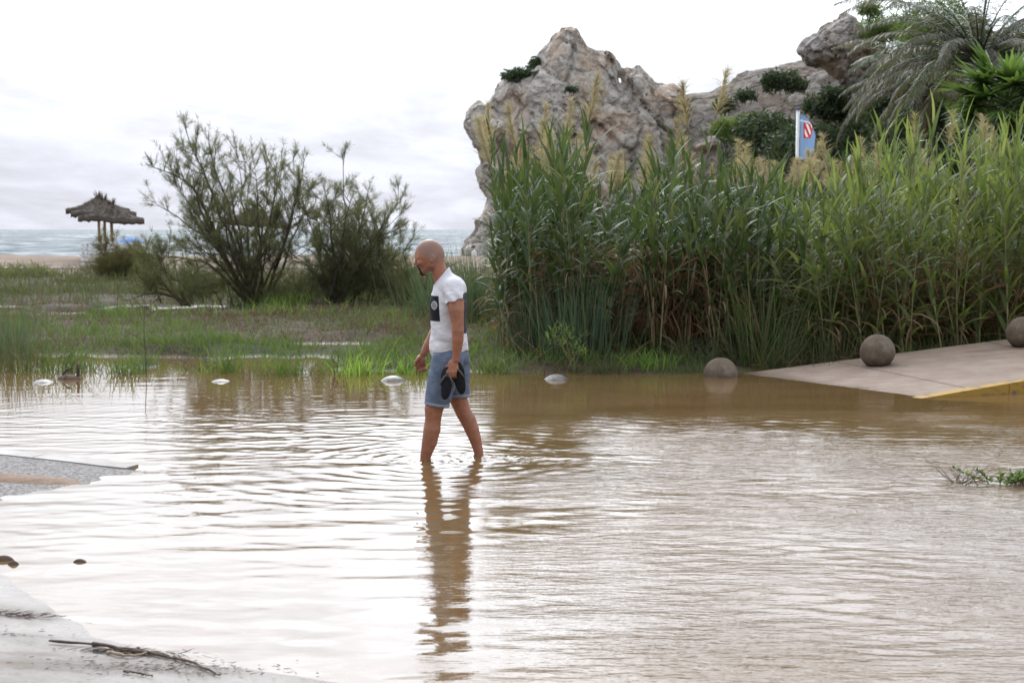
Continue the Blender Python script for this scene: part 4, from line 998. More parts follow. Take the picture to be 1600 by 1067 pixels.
def wading_man():
    root = empty('person', (MX, MY, -.105)); up = np.array([0, 0, .105])
    body = empty('x')                                # local coordinates below have z = 0 at the water level
    bpy.data.objects.remove(body)
    f = Field((-.42, -.40, -.13), (.36, .40, 1.72), .0046)
    # trunk
    f.ell((.012, 0, .80), (.118, .165, .13), .03).ell((.006, 0, .96), (.112, .150, .17), .06).ell((.004, 0, 1.17), (.128, .168, .20), .06).ell((.025, 0, 1.30), (.095, .17, .085), .05)
    # legs
    near = [(.0, -.095, .76), (-.055, -.097, .56), (-.105, -.097, .40), (-.112, -.097, .315), (-.120, -.097, .245), (-.140, -.095, .145), (-.166, -.093, .053), (-.178, -.092, -.02), (-.172, -.092, -.055)]
    f.path(near, [.098, .088, .070, .060, .0645, .0575, .0425, .036, .038], .018)
    farl = [(.04, .095, .76), (.06, .10, .57), (.072, .102, .45), (.112, .104, .345), (.147, .105, .285), (.174, .105, .218), (.199, .105, .145), (.224, .105, .053), (.232, .105, .0), (.222, .105, -.045)]
    f.path(farl, [.098, .086, .068, .060, .060, .0555, .047, .037, .034, .036], .018)
    for (hx, yy, tx) in ((-.150, -.092, -.36), (.245, .105, .03)):      # feet under water
        f.path([(hx, yy, -.07), ((hx+tx)/2, yy, -.072), (tx, yy, -.085)], [.036, .034, .024], .02)
        for q in range(5): f.cone((tx+.01, yy-.036+.018*q, -.088), (tx-.045+.006*abs(q-1), yy-.04+.02*q, -.092), .011, .009, .006)
    # arms
    f.path([(.052, -.175, 1.305), (.064, -.215, 1.225), (.072, -.238, 1.15), (.082, -.252, 1.06), (.083, -.258, 1.00), (.082, -.258, .935), (.078, -.256, .877), (.072, -.254, .822), (.068, -.254, .785)],
           [.072, .066, .0575, .046, .046, .043, .037, .029, .0275], .02)
    f.path([(.03, .175, 1.305), (.0, .215, 1.20), (-.05, .25, 1.08), (-.085, .262, 1.01), (-.125, .262, .93), (-.165, .256, .86), (-.200, .250, .79)], [.072, .062, .050, .044, .042, .036, .028], .02)
    # near hand, closed round the sandal straps
    f.ell((.047, -.255, .738), (.040, .021, .050), .014, rot=.35)
    for q, (kx, L) in enumerate(((.004, .8), (.025, 1.0), (.046, .95), (.065, .75))):
        f.path([(kx+.012, -.263, .722), (kx, -.270, .695), (kx-.003, -.268, .695-.034*L), (kx-.002, -.247, .690-.048*L), (kx+.002, -.232, .697-.034*L)], [.0125, .0115, .0105, .0100, .0092], .004)
    f.path([(.030, -.238, .755), (-.002, -.232, .722), (-.012, -.236, .692), (.000, -.240, .672)], [.017, .0135, .012, .010], .008)
    # far hand, relaxed, forefinger pointing down
    f.ell((-.222, .247, .735), (.036, .021, .046), .014, rot=.40)
    f.path([(-.243, .238, .712), (-.254, .232, .682), (-.258, .230, .652), (-.257, .230, .628)], [.012, .0108, .010, .0085], .004)
    for q, (kx, yy) in enumerate(((-.228, .252), (-.210, .258), (-.194, .262))):
        f.path([(kx, yy, .705), (kx-.010, yy-.004, .672-.003*q), (kx+.004, yy-.016, .652), (kx+.016, yy-.012, .668)], [.0120, .0110, .0100, .0088], .004)
    f.path([(-.236, .232, .755), (-.262, .222, .725), (-.268, .218, .697)], [.016, .013, .010], .008)
    # neck and head
    f.path([(-.025, 0, 1.345), (-.052, 0, 1.395), (-.083, 0, 1.49)], [.075, .060, .056], .03)
    f.ell((-.138, 0, 1.566), (.110, .078, .107), .02)
    f.ell((-.112, 0, 1.535), (.074, .072, .080), .03)
    f.path([(-.178, 0, 1.535), (-.175, 0, 1.462)], [.062, .043], .03)
    f.ell((-.180, 0, 1.434), (.026, .027, .024), .02)
    for s in (-1, 1):
        f.cone((-.125, s*.052, 1.482), (-.172, s*.022, 1.432), .022, .021, .02)
        f.cone((-.226, s*.016, 1.536), (-.216, s*.047, 1.533), .0135, .012, .014)
        f.ell((-.205, s*.046, 1.497), (.024, .022, .020), .016)
        f.ell((-.243, s*.034, 1.512), (.016, .017, .0125), .010, 'cut')
        f.ell((-.224, s*.034, 1.512), (.013, .014, .012), .004)
        f.ell((-.112, s*.080, 1.527), (.019, .009, .031), .006, rot=-.25)
        f.ell((-.118, s*.090, 1.527), (.009, .007, .018), .006, 'cut', rot=-.25)
        f.ell((-.238, s*.011, 1.482), (.010, .008, .008), .006)
    f.path([(-.232, 0, 1.524), (-.243, 0, 1.500), (-.250, 0, 1.484)], [.0100, .0105, .0115], .008)
    f.cone((-.221, -.014, 1.457), (-.221, .014, 1.457), .009, .009, .008); f.cone((-.214, -.012, 1.444), (-.214, .012, 1.444), .0095, .0095, .008)
    f.ell((-.232, 0, 1.4505), (.012, .022, .0022), .003, 'cut')
    o = f.build('body', MATS['skin'], root); o.location.z = .105
    # goatee, eyebrows, eyes
    g = Field((-.26, -.06, 1.37), (-.12, .06, 1.50), .003)
    g.ell((-.186, 0, 1.424), (.029, .026, .028), .012).cone((-.209, -.020, 1.447), (-.194, -.026, 1.425), .007, .009, .01).cone((-.209, .020, 1.447), (-.194, .026, 1.425), .007, .009, .01)
    g.cone((-.226, -.014, 1.468), (-.214, -.026, 1.447), .0052, .0062, .006).cone((-.226, .014, 1.468), (-.214, .026, 1.447), .0052, .0062, .006).cone((-.228, -.012, 1.469), (-.228, .012, 1.469), .0050, .0050, .006)
    g.rough(lambda P: .006*fbm(P*140, 3, 5)); o = g.build('beard', MATS['beard_hair'], root); o.location.z = .105
    for s in (-1, 1):
        eb = MB(); eb.tube([(-.241, s*.018, 1.538), (-.236, s*.036, 1.542), (-.222, s*.052, 1.535)], [.0035, .0045, .002], 6); o = eb.build('eyebrow', MATS['beard_hair'], root); o.location.z = .105
        eb = MB(); eb.tube([(-.2385, s*.026, 1.5105), (-.2385, s*.035, 1.512), (-.231, s*.046, 1.510)], [.002, .0035, .002], 6); o = eb.build('eye', MATS['beard_hair'], root); o.location.z = .105
    # T-shirt
    t = Field((-.24, -.36, .74), (.24, .36, 1.50), .0048)
    t.ell((.006, 0, .86), (.146, .186, .16), .03).ell((.003, 0, .98), (.134, .172, .17), .05).ell((.002, 0, 1.17), (.143, .186, .20), .06).ell((.028, 0, 1.305), (.108, .185, .098), .05)
    t.path([(-.02, 0, 1.33), (-.052, 0, 1.42)], [.085, .074], .03)
    ncx = lambda X, Y, Z: ((X+.053)*-.76+(Z-1.392)*.65)
    cutn = lambda X, Y, Z: ((X-.0145)*-.316+(Z-1.2095)*.949)*-1 - .0
    t.path([(.045, -.165, 1.312), (.062, -.212, 1.245), (.075, -.245, 1.16)], [.080, .076, .074], .02, clip=lambda X, Y, Z: cutn(X, Y, Z)-.004+.0*Y)
    cutf_ = lambda X, Y, Z: -((X+.01)*.35+(Z-1.19)*.94)
    t.path([(.03, .165, 1.312), (.0, .215, 1.22), (-.03, .24, 1.15)], [.086, .080, .076], .03, clip=cutf_)
    t.cutf(lambda X, Y, Z: ncx(X, Y, Z))
    t.cutf(lambda X, Y, Z: .832-.062*np.clip((-X-.0)/.10, 0, 1)-.008*np.sin(Y*30)-Z)
    def folds(P):
        a = P[:, 2]*34+P[:, 0]*26+3*fbm(P*6, 2, 4); wgt = np.clip((1.12-P[:, 2])/.28, 0, 1)
        return -.0085*wgt*np.sin(a)*(.6+fbm(P*5, 2, 9)) - .014*(.2+.8*wgt)*fbm(P*np.array([10, 6, 15]), 3, 3) - .006*np.exp(-((P[:, 2]-1.24)/.06)**2)*np.sin(P[:, 0]*70+P[:, 2]*60)*(P[:, 1] < -.12)
    t.rough(folds, .03); o = t.build('shirt', MATS['shirt'], root); o.location.z = .105
    # shorts with rolled cuffs
    def leg(F, g, a=0.0, clip=None):
        cn = lambda X, Y, Z: .428+(X+.087)*-.16-Z if clip is None else clip(0, X, Y, Z)
        cf = lambda X, Y, Z: .468+(X-.077)*.03-Z if clip is None else clip(1, X, Y, Z)
        F.path([(.0, -.095, .76), (-.045, -.098, .60), (-.090, -.10, .40)], [.120+a, .110+a, .089+a], g, clip=cn)
        F.path([(.04, .095, .76), (.055, .10, .60), (.080, .102, .43)], [.120+a, .104+a, .078+a], g, clip=cf)
    q = Field((-.24, -.27, .36), (.26, .27, .92), .0048)
    q.ell((.010, 0, .80), (.138, .185, .14), .03); leg(q, .012); q.cutf(lambda X, Y, Z: Z-.872)
    q.rough(lambda P: -.010*fbm(P*np.array([14, 8, 12]), 3, 13)-.003*np.sin(P[:, 2]*55+P[:, 0]*70)*np.exp(-((P[:, 2]-.7)/.08)**2), .03)
    sh_ = q.build('shorts', MATS['denim'], root); sh_.location.z = .105
    for side in (0, 1):
        q = Field((-.24, -.27, .36), (.26, .27, .56), .0048)
        pl = [lambda X, Y, Z: .428+(X+.087)*-.16-Z, lambda X, Y, Z: .468+(X-.077)*.03-Z][side]
        sl = lambda X, Y, Z: np.maximum(pl(X, Y, Z)-.003, -(pl(X, Y, Z)+.022))
        if side == 0: q.path([(-.045, -.098, .60), (-.090, -.10, .40)], [.114, .093], .01, clip=sl)
        else: q.path([(.055, .10, .60), (.080, .102, .43)], [.108, .082], .01, clip=sl)
        o = q.build('cuff', MATS['denim_pale'], sh_)
    return tag(root, 'bald bearded man in white T-shirt and denim shorts wading, sandals in hand', 'person')
wading_man()
# flip-flops hanging from his hand
def flipflop(c, tilt, yaw, mat, label, L=.275, wd=.104):
    root = empty('flip_flop', (MX+c[0], MY+c[1], c[2])); root.rotation_euler = (0, tilt, yaw)
    n = 36; t = np.linspace(0, 2*np.pi, n, endpoint=False); zz_ = -np.cos(t)*L/2
    s = (zz_+L/2)/L; half = wd/2*(.74+.30*sst(s, .25, .75))*np.sqrt(np.clip(1-np.abs(2*s-1)**3.2, 0, 1))
    x = np.where(np.sin(t) >= 0, 1, -1)*half+.006*np.sin(s*3.1)
    o = np.stack([x, 0*x, zz_], 1); V = []
    for yy, k in ((-.009, .94), (-.006, 1.0), (.010, 1.0), (.013, .96)): q = o*np.array([k, 1, k if k < 1 else 1]); q[:, 1] = yy; V.append(q)
    V = np.concatenate(V+[np.array([[0, -.009, 0], [0, .013, 0]])]); i = np.arange(n); j = (i+1) % n
    Q = np.concatenate([np.stack([r*n+i, r*n+j, (r+1)*n+j, (r+1)*n+i], 1) for r in range(3)])
    T = np.concatenate([np.stack([0*i+4*n, j, i], 1), np.stack([0*i+4*n+1, 3*n+i, 3*n+j], 1)])
    sb = MB(); sb.add(V, Q, T); sb.build('sole', mat, root)
    for sd in (-1, 1):
        st = MB(); st.tube([(0, -.008, L*.30), (sd*.020, -.030, L*.22), (sd*.040, -.036, L*.08), (sd*.046, -.008, -L*.07)], [.004, .0055, .006, .006], 6); st.build('strap', MATS['rubber_grey'], root)
    st = MB(); st.tube([(0, -.008, L*.30), (0, .016, L*.30)], [.005, .006], 6); st.build('toe_post', MATS['rubber_grey'], root)
    return tag(root, label, 'sandal', 'flip-flops held by the man')
flipflop((-.004, -.268, .612), .10, .15, MATS['rubber_navy'], 'front flip-flop in the hand of the man, sole towards his thigh', .245, .10)
flipflop((.082, -.238, .655), -.26, -.1, MATS['rubber_black'], 'rear flip-flop in the hand of the man, tilted behind the other', .265, .104)
# far man on the beach
def far_person():
    Y = 70.0; p = at(741, 408, Y); z0 = p.z-.95; root = empty('person', (p.x, Y, z0))
    f = Field((-.4, -.35, -.02), (.4, .35, 1.78), .016)
    f.ell((0, 0, .95), (.12, .16, .14), .03).ell((.0, 0, 1.25), (.12, .17, .24), .05)
    for s in (-1, 1):
        f.path([(0, s*.09, .92), (.01, s*.09, .5), (.03, s*.09, .06)], [.085, .06, .045], .03).cone((.03, s*.09, .04), (-.14, s*.09, .03), .04, .03, .02)
        f.path([(0, s*.2, 1.40), (.05, s*.24, 1.16), (-.13, s*.2, 1.10), (-.20, s*.16, 1.10)], [.06, .045, .036, .034], .03)
    f.path([(-.02, 0, 1.42), (-.05, 0, 1.52)], [.06, .055], .03).ell((-.07, 0, 1.60), (.09, .075, .105), .02).ell((-.15, 0, 1.575), (.02, .016, .02), .02)
    f.build('body', MATS['skin2'], root)
    t = Field((-.3, -.32, .80), (.3, .32, 1.56), .016); t.ell((0, 0, .98), (.15, .19, .16), .03).ell((0, 0, 1.25), (.145, .19, .26), .05)
    for s in (-1, 1): t.path([(0, s*.18, 1.40), (.04, s*.235, 1.22)], [.08, .07], .03)
    t.cutf(lambda X, Y, Z: .86-Z); t.build('shirt', MATS['white_cloth'], root)
    h = Field((-.2, -.12, 1.45), (.1, .12, 1.76), .014); h.ell((-.055, 0, 1.635), (.098, .085, .09), .02); h.cutf(lambda X, Y, Z: (-X-.10)-(Z-1.60)*.9); h.build('hair', MATS['hair'], root)
    s_ = Field((-.2, -.25, .5), (.2, .25, 1.0), .016); s_.ell((0, 0, .9), (.135, .18, .12), .02)
    for s in (-1, 1): s_.cone((0, s*.09, .9), (.01, s*.09, .56), .105, .09, .02)
    s_.build('shorts', MATS['dark_cloth'], root)
    tag(root, 'distant person in a white T-shirt standing at the foot of the sea rock', 'person')
plain('skin2', (.33, .17, .11), (.38, .20, .13), 5); plain('white_cloth', (.62, .63, .66), (.7, .7, .73), 5); plain('hair', (.07, .035, .02), (.12, .06, .035), 20); plain('dark_cloth', (.06, .06, .08), (.09, .09, .11), 5)
far_person()
print('SEC man')
# ------------------------------------------------------------------ grass and weeds of the marsh
GR = np.random.default_rng(77)
def inview(x, y, m_=1.2): return np.abs(x) < y*.372+m_
def scatter(n, y0, y1, xf=None):
    y = np.exp(GR.uniform(math.log(y0), math.log(y1), n)); x = GR.uniform(-1, 1, n)*(y*.372+3.2)
    return x, y
def zone(x, y):
    P = np.stack([x*.55, y*.30, 0*x], 1); n = fbm(P, 3, 201); n2 = fbm(np.stack([x*1.6, y*.9, 0*x], 1), 3, 207)
    px = 800+x/y*F_PX; py = HOR+CAM_H/y*F_PX
    dead = np.clip(1.25*np.exp(-((y-24.2)/4.6)**2)*(1.0-sst(x, -1.2, .8)*.75)+1.9*n, 0, 1)
    bright = np.exp(-((y-28.5)/1.8)**2-((x+5.3)/1.7)**2) + .5*np.exp(-((y-17.9)/.7)**2)*(n2 > .0)
    return dead, bright, n, n2
kinds = {k: MB() for k in ('grass', 'grass_bright', 'grass_olive', 'grass_dead')}
def add_grass(n, y0, y1, hs, wd, K=2):
    x, y = scatter(n, y0, y1); dead, bright, nn, n2 = zone(x, y); pm = poolmask(x, y); z = gh(x, y)
    u = GR.uniform(0, 1, n)
    keep = (z > -.09) & (u > pm*.86) & (vnoise(np.stack([x*1.3, y*.9, 0*x], 1), 210)*1.25 > GR.uniform(0, 1, n)*.95) & ~((x > 2.1) & (y < 17.6+.1*x) & (z < 9) & (rz_(x, y) > -.02)) 
    x, y, z, dead, bright, n2 = [a[keep] for a in (x, y, z, dead, bright, n2)]; N = len(x); u = GR.uniform(0, 1, N)
    k = np.where(u < dead*.85, 3, np.where(GR.uniform(0, 1, N) < bright*1.1, 1, np.where(GR.uniform(0, 1, N) < sst(y, 22, 34), 2, 0)))
    for i, nm in enumerate(kinds):
        s = k == i; c = s.sum()
        if not c: continue
        hl = hs*GR.uniform(.35, 1.15, c)*(1+.9*np.clip(n2[s], -.4, .8))*np.where(i == 3, .62, 1)
        tl = np.abs(GR.normal(.25 if i != 3 else .8, .25 if i != 3 else .4, c))
        kinds[nm].blades(np.stack([x[s], y[s], z[s]-.02], 1), GR.uniform(0, 6.28, c), hl, wd*GR.uniform(.6, 1.3, c), tl, GR.uniform(.1, 1.2, c), K, GR.uniform(-1.2, 1.2, c), GR.uniform(0, 1, c))
add_grass(62000, 16.9, 20.5, .26, .010, 2)
add_grass(92000, 20.0, 27, .30, .012, 2)
add_grass(68000, 26, 38, .36, .017, 2)
add_grass(26000, 36, 50, .42, .024, 2)
for nm, lab in (('grass', 'green marsh grass along the muddy bank'), ('grass_bright', 'bright green grass patches on the marsh'), ('grass_olive', 'olive grass and low scrub between the marsh and the beach'), ('grass_dead', 'flattened brown dead grass on the marsh')):
    tag(kinds[nm].build({'grass': 'marsh_grass', 'grass_bright': 'bright_grass', 'grass_olive': 'olive_grass', 'grass_dead': 'dead_grass'}[nm], MATS[nm]), lab, 'grass', kind='stuff')

def tuft(px, Y, n, h, spread, mat, label, seed, name='grass_tuft', wd=.011, fan=.5, z=None):
    r = np.random.default_rng(seed+500); x = (px-800)/F_PX*Y; g = float(gh(x, Y)) if z is None else z
    b = np.stack([r.normal(0, spread, n), r.normal(0, spread, n), np.zeros(n)], 1)
    tb = MB(); tb.blades(b, r.uniform(0, 6.28, n), h*r.uniform(.4, 1, n), wd*r.uniform(.7, 1.3, n), np.abs(r.normal(0, fan*.6, n)), r.uniform(.1, 1.3, n), 3, r.uniform(-1.2, 1.2, n), r.uniform(0, 1, n))
    o = empty(name, (x, Y, max(g, -.06)-.02)); tag(tb.build('blades', MATS[mat], o), kind='stuff')
    return tag(o, label, 'plant', 'tufts on the water edge')
tuft(197, 17.2, 150, .48, .14, 'grass', 'green grass tuft in the shallows left of the tall dry stalk', 1)
tuft(352, 17.4, 110, .62, .10, 'grass', 'upright grass tuft on the bank above the second sunken bollard from the left', 2)
tuft(450, 17.1, 170, .50, .18, 'grass', 'grass tuft on the bank left of the dark crooked twig', 3)
tuft(560, 17.2, 130, .44, .16, 'grass_bright', 'leafy bright green tuft right of the dark crooked twig', 4, wd=.018)
tuft(650, 17.25, 120, .40, .16, 'grass_bright', 'leafy bright green tuft behind the far hand of the man', 5, wd=.02)
tuft(775, 17.3, 160, .46, .2, 'grass', 'grass tuft on the bank just behind the man', 6, wd=.014)
tuft(945, 17.2, 90, .36, .14, 'grass_olive', 'thin grass tuft at the waterline below the dark rush clump', 7)
tuft(1010, 17.4, 120, .34, .2, 'grass_bright', 'low bright tuft at the waterline before the brown reed skirts', 8, wd=.014)
tuft(1080, 17.9, 160, .42, .24, 'grass_olive', 'grey green tuft on the bank behind the half sunk bollard', 9)
tuft(30, 17.6, 160, .75, .22, 'grass_olive', 'tall loose tuft in the shallows near the left edge', 10)
tuft(100, 17.5, 120, .62, .16, 'grass', 'tuft beside the brown debris at the left', 11)
tuft(1240, 18.0, 220, .62, .3, 'grass_olive', 'olive tuft on the bank left of the bollard on the ramp', 12)
# stalks and weeds
def weed(px, py0, py1, Y, mat_stem, mat_leaf, n, label, seed, spread=.10, leafl=.08, stems=3, cat='weed', zb=None, lw=.014, z0=None, rad=.006):
    r = np.random.default_rng(seed+900); k = F_PX/Y; x = (px-800)/F_PX*Y; H = (py0-py1)/k
    g = float(gh(x, Y)) if z0 is None else z0
    root = empty('weed', (x, Y, max(g, -.05)-.02)); sb, lb = MB(), MB()
    for s in range(stems):
        h = H*r.uniform(.55, 1) if s else H; e = np.array([r.normal(0, spread), r.normal(0, spread), h]); t = np.linspace(0, 1, 6)[:, None]
        c = e*t*np.array([1, 1, 1])+np.cumsum(r.normal(0, .012, (6, 3)), 0)*np.array([1, 1, .2]); c[0] = 0
        sb.tube(c, np.linspace(rad, rad*.35, 6), 4, cap=False)
        for b in range(3):
            q = r.integers(2, 5); d = np.array([r.normal(0, .12), r.normal(0, .12), r.uniform(.04, .16)])*H/.5; sb.tube([c[q], c[q]+d*.6, c[q]+d], [rad*.5, rad*.4, rad*.2], 3, cap=False)
            if n: lb.blades(np.repeat((c[q]+d*.6)[None], n//(stems*3)+1, 0)+r.normal(0, .03, (n//(stems*3)+1, 3)), r.uniform(0, 6.28, n//(stems*3)+1), leafl*r.uniform(.6, 1.3, n//(stems*3)+1), lw, r.uniform(.2, 1.6, n//(stems*3)+1), .5, 2, None, r.uniform(0, 1, n//(stems*3)+1))
    sb.build('stem', MATS[mat_stem], root)
    if n: lb.build('leaves', MATS[mat_leaf], root)
    return tag(root, label, cat, 'weeds by the water')
weed(225, 590, 440, 17.2, 'twig', 'grass_dead', 24, 'tall thin dry stalk rising from the shallows left of the tamarisks', 1, .03, .06, 1)
weed(183, 495, 440, 28, 'twig', 'tamarisk', 60, 'dark upright weed at the far pool left of the tamarisks', 2, .08, .12, 3)
weed(525, 593, 545, 16.95, 'twig', 'grass_dead', 12, 'short dark crooked twig at the waterline left of the man', 3, .03, .05, 2)
weed(898, 585, 498, 17.3, 'reed_stem', 'grass_bright', 150, 'yellow green leafy weed in front of the dark rush clump', 4, .14, .09, 5, lw=.02)
weed(850, 595, 556, 16.9, 'twig', 'grass_dead', 8, 'short dark stub in the water above the pale sunken bollard', 5, .02, .04, 1)
weed(868, 592, 562, 17.0, 'twig', 'grass_dead', 6, 'second dark stub beside the yellow green weed', 6, .03, .04, 2)
weed(1255, 592, 560, 17.6, 'twig', 'grass_dead', 10, 'tangle of dark twigs in the pool left of the ramp', 7, .22, .05, 7)
weed(300, 590, 560, 17.6, 'twig', 'grass_dead', 10, 'bare dark twigs in the pool on the left bank', 8, .25, .05, 6)
weed(330, 575, 545, 18.0, 'twig', 'grass', 40, 'low leafy twig on the left bank behind the bare twigs', 9, .15, .08, 4)
weed(925, 588, 545, 17.1, 'twig', 'grass', 20, 'thin dark stalk at the waterline right of the yellow green weed', 10, .02, .05, 1)
# the two plants that stand in the water on the right
p = on(1508, 756); weed(1508, 756, 716, p.y, 'twig', 'grass_dead', 0, 'leafless twiggy plant standing in the water near the right edge', 11, .15, .03, 17, 'plant', z0=0, rad=.0027)
p = on(1566, 756)
def leafy(px, py, h, n, label, seed, w=.12):
    r = np.random.default_rng(seed); p = on(px, py); root = empty('water_plant', (p.x, p.y, -.03)); sb, lb = MB(), MB()
    for s in range(7):
        e = np.array([r.normal(0, w), r.normal(0, .05), h*r.uniform(.5, 1)+.03]); sb.tube([(e[0]*.4, e[1]*.4, 0), tuple(e*.6), tuple(e)], [.004, .003, .002], 4, cap=False)
        m_ = n//7; q = r.uniform(.35, 1, m_); pp = e*q[:, None]
        lb.blades(pp, r.uniform(0, 6.28, m_), r.uniform(.025, .05, m_), .016, r.uniform(.4, 1.5, m_), .4, 2, r.normal(0, .5, m_), r.uniform(0, 1, m_), shape=.5)
    sb.build('stem', MATS['twig'], root); lb.build('leaves', MATS['fan_green'], root); return tag(root, label, 'plant')
leafy(1562, 757, .14, 300, 'low leafy green plant standing in the water near the right edge', 3)
leafy(1598, 757, .10, 120, 'small leafy sprig in the water cut by the right edge', 4, .05)
# olive bushes at the far left of the marsh
GM = 'low bushes on the far marsh'
bush('marsh_bush', 30, 432, 46, 130, 50, MATS['tamarisk'], 'olive green bush at the left edge below the sand', 3000, .28, 31, GM, .14)
bush('marsh_bush', 118, 446, 42, 90, 40, MATS['grass_olive'], 'yellowish bush left of the brownish tamarisk', 1700, .26, 32, GM, .14)
bush('marsh_bush', 10, 462, 36, 90, 34, MATS['grass_olive'], 'low pale bush at the left edge nearest the pools', 1600, .24, 33, GM, .14)
bush('marsh_bush', 240, 458, 36, 120, 40, MATS['grass_olive'], 'yellow green bush under the drooping tamarisk branch', 2600, .2, 37, GM, .14)
bush('marsh_bush', 690, 470, 27, 70, 40, MATS['grass_olive'], 'low bush behind the waist of the man', 1500, .2, 34, GM, .14)
bush('marsh_bush', 1320, 505, 20.5, 130, 90, MATS['grass_olive'], 'low leafy tangle at the foot of the bright reeds', 2200, .16, 35, GM, .2)
bush('marsh_bush', 1080, 545, 18.6, 150, 40, MATS['grass_olive'], 'low grey green scrub along the foot of the brown reed skirts', 1900, .13, 36, GM, .2)
print('SEC grass')

# ------------------------------------------------------------------ palms
def frond(c, az, el, L, droop, r, dry, K=16, leaf=.42):
    """one feather leaf: rachis and leaflets, arching outwards and down"""
    t = np.linspace(0, 1, K); th = (math.pi/2-el)+droop*t**1.3
    hd = np.array([math.cos(az), math.sin(az), 0]); P = [np.zeros(3)]
    for k in range(K-1): P.append(P[-1]+L/(K-1)*(math.sin(th[k])*hd+math.cos(th[k])*np.array([0, 0, 1.])))
    P = np.array(P); fb = MB(); fb.tube(P, np.linspace(.028, .005, K), 4, var=.9, cap=False)
    n = int(L*24); q = np.linspace(.10, .995, n)
    pts = np.stack([np.interp(q, t, P[:, k]) for k in range(3)], 1)
    ang = np.interp(q, t, th); tan = np.sin(ang)[:, None]*hd+np.cos(ang)[:, None]*np.array([0, 0, 1.])
    sd = np.array([-math.sin(az), math.cos(az), 0])
    for s in (-1, 1):
        D = tan*.75+s*sd*.8+np.array([0, 0, -.12])+r.normal(0, .10, (n, 3)); D /= np.linalg.norm(D, axis=1, keepdims=True)
        ll = leaf*(.35+.65*np.sin(np.clip(q*1.05, 0, 1)*math.pi)**.6)*r.uniform(.8, 1.1, n)
        fb.blades(pts, np.arctan2(D[:, 1], D[:, 0]), ll, .030, np.arccos(np.clip(D[:, 2], -1, 1)), r.uniform(.4, 1.1, n), 2, r.uniform(-.5, .5, n), np.clip(r.uniform(0, 1, n)*.7+.3*dry, 0, 1))
    return fb.mesh('frond', MATS['palm_dry' if dry else 'palm_green'])
def date_palm(px, py, Y, nf, L, label, seed, dryshare=.55, zg=None, tr=.24):
    r = np.random.default_rng(seed); c = at(px, py, Y); g = float(gh(c.x, Y)); root = empty('date_palm', (c.x, Y, g))
    H = c.z-g; tb = MB(); t = np.linspace(0, 1, 26)
    tb.tube(np.stack([.12*np.sin(t*2), 0*t, H*t-.2], 1), tr*(1+.12*(np.arange(26) % 2))*(1-.15*t), 10); tb.build('trunk', MATS['palm_trunk'], root)
    for k in range(nf):
        az = k*2.399+r.normal(0, .15); lay = k/nf; el = 1.25-1.35*lay+r.normal(0, .08)
        dry = 1 if r.uniform() < dryshare*(.3+lay) else 0
        o = bpy.data.objects.new('frond', frond(c, az, el, L*r.uniform(.8, 1.1), r.uniform(1.3, 1.9)-.2*lay, r, dry)); COL.objects.link(o); o.parent = root; o.location = (.09*math.cos(az), .09*math.sin(az), H-.05)
    return tag(root, label, 'palm', 'palms at the right')
date_palm(1530, 92, 37, 64, 3.9, 'big date palm with long drooping dry fronds at the top right', 5, .75)
date_palm(1445, 140, 42, 34, 3.1, 'smaller date palm with hanging fronds left of the big one', 8, .7, tr=.2)
def fan_palm(px, py, Y, nf, label, seed):
    r = np.random.default_rng(seed); c = at(px, py, Y); g = float(gh(c.x, Y)); root = empty('fan_palm', (c.x, Y, g)); H = c.z-g
    tb = MB(); t = np.linspace(0, 1, 14); tb.tube(np.stack([0*t, 0*t, H*t-.2], 1), .22*(1+.1*(np.arange(14) % 2)), 9); tb.build('trunk', MATS['palm_trunk'], root)
    for k in range(nf):
        az = k*2.399+r.normal(0, .2); el = 1.2-1.7*k/nf; Ls = r.uniform(.6, .95); rad = r.uniform(.65, .95)
        hd = np.array([math.cos(az)*math.cos(el), math.sin(az)*math.cos(el), math.sin(el)]); base = hd*Ls
        fb = MB(); fb.tube([np.zeros(3), base*.6, base], [.022, .016, .012], 4, var=.6, cap=False)
        sd = np.cross(hd, [0, 0, 1.]); sd /= np.linalg.norm(sd)+1e-6; n = 26; a = np.linspace(-2.0, 2.0, n); nr = np.cross(sd, hd)
        D = np.cos(a)[:, None]*hd+np.sin(a)[:, None]*sd+.10*nr*np.cos(np.arange(n)*math.pi)[:, None]; D /= np.linalg.norm(D, axis=1, keepdims=True)
        fb.blades(np.repeat(base[None], n, 0), np.arctan2(D[:, 1], D[:, 0]), rad*(1-.10*np.abs(a)), .13, np.arccos(np.clip(D[:, 2], -1, 1)), r.uniform(.05, .7, n), 4, r.normal(0, .2, n), np.clip(r.uniform(0, .8, n)+(.2 if r.uniform() < .3 else 0), 0, 1))
        o = fb.build('fan_leaf', MATS['fan_green'], root, (0, 0, H))
    for k in range(14):
        az = r.uniform(0, 6.28); fb = MB(); n = 14; a = np.linspace(-.8, .8, n)
        fb.blades(np.zeros((n, 3)), az+a, r.uniform(.6, 1.1, n), .05, 2.4, r.uniform(.2, .6, n), 3, None, r.uniform(0, 1, n)); fb.build('dead_leaf', MATS['palm_dry'], root, (.2*math.cos(az), .2*math.sin(az), H-.3-.05*k))
    return tag(root, label, 'palm', 'palms at the right')
fan_palm(1572, 165, 32, 34, 'green fan palm at the right edge below the date palm', 3)
print('SEC palms')

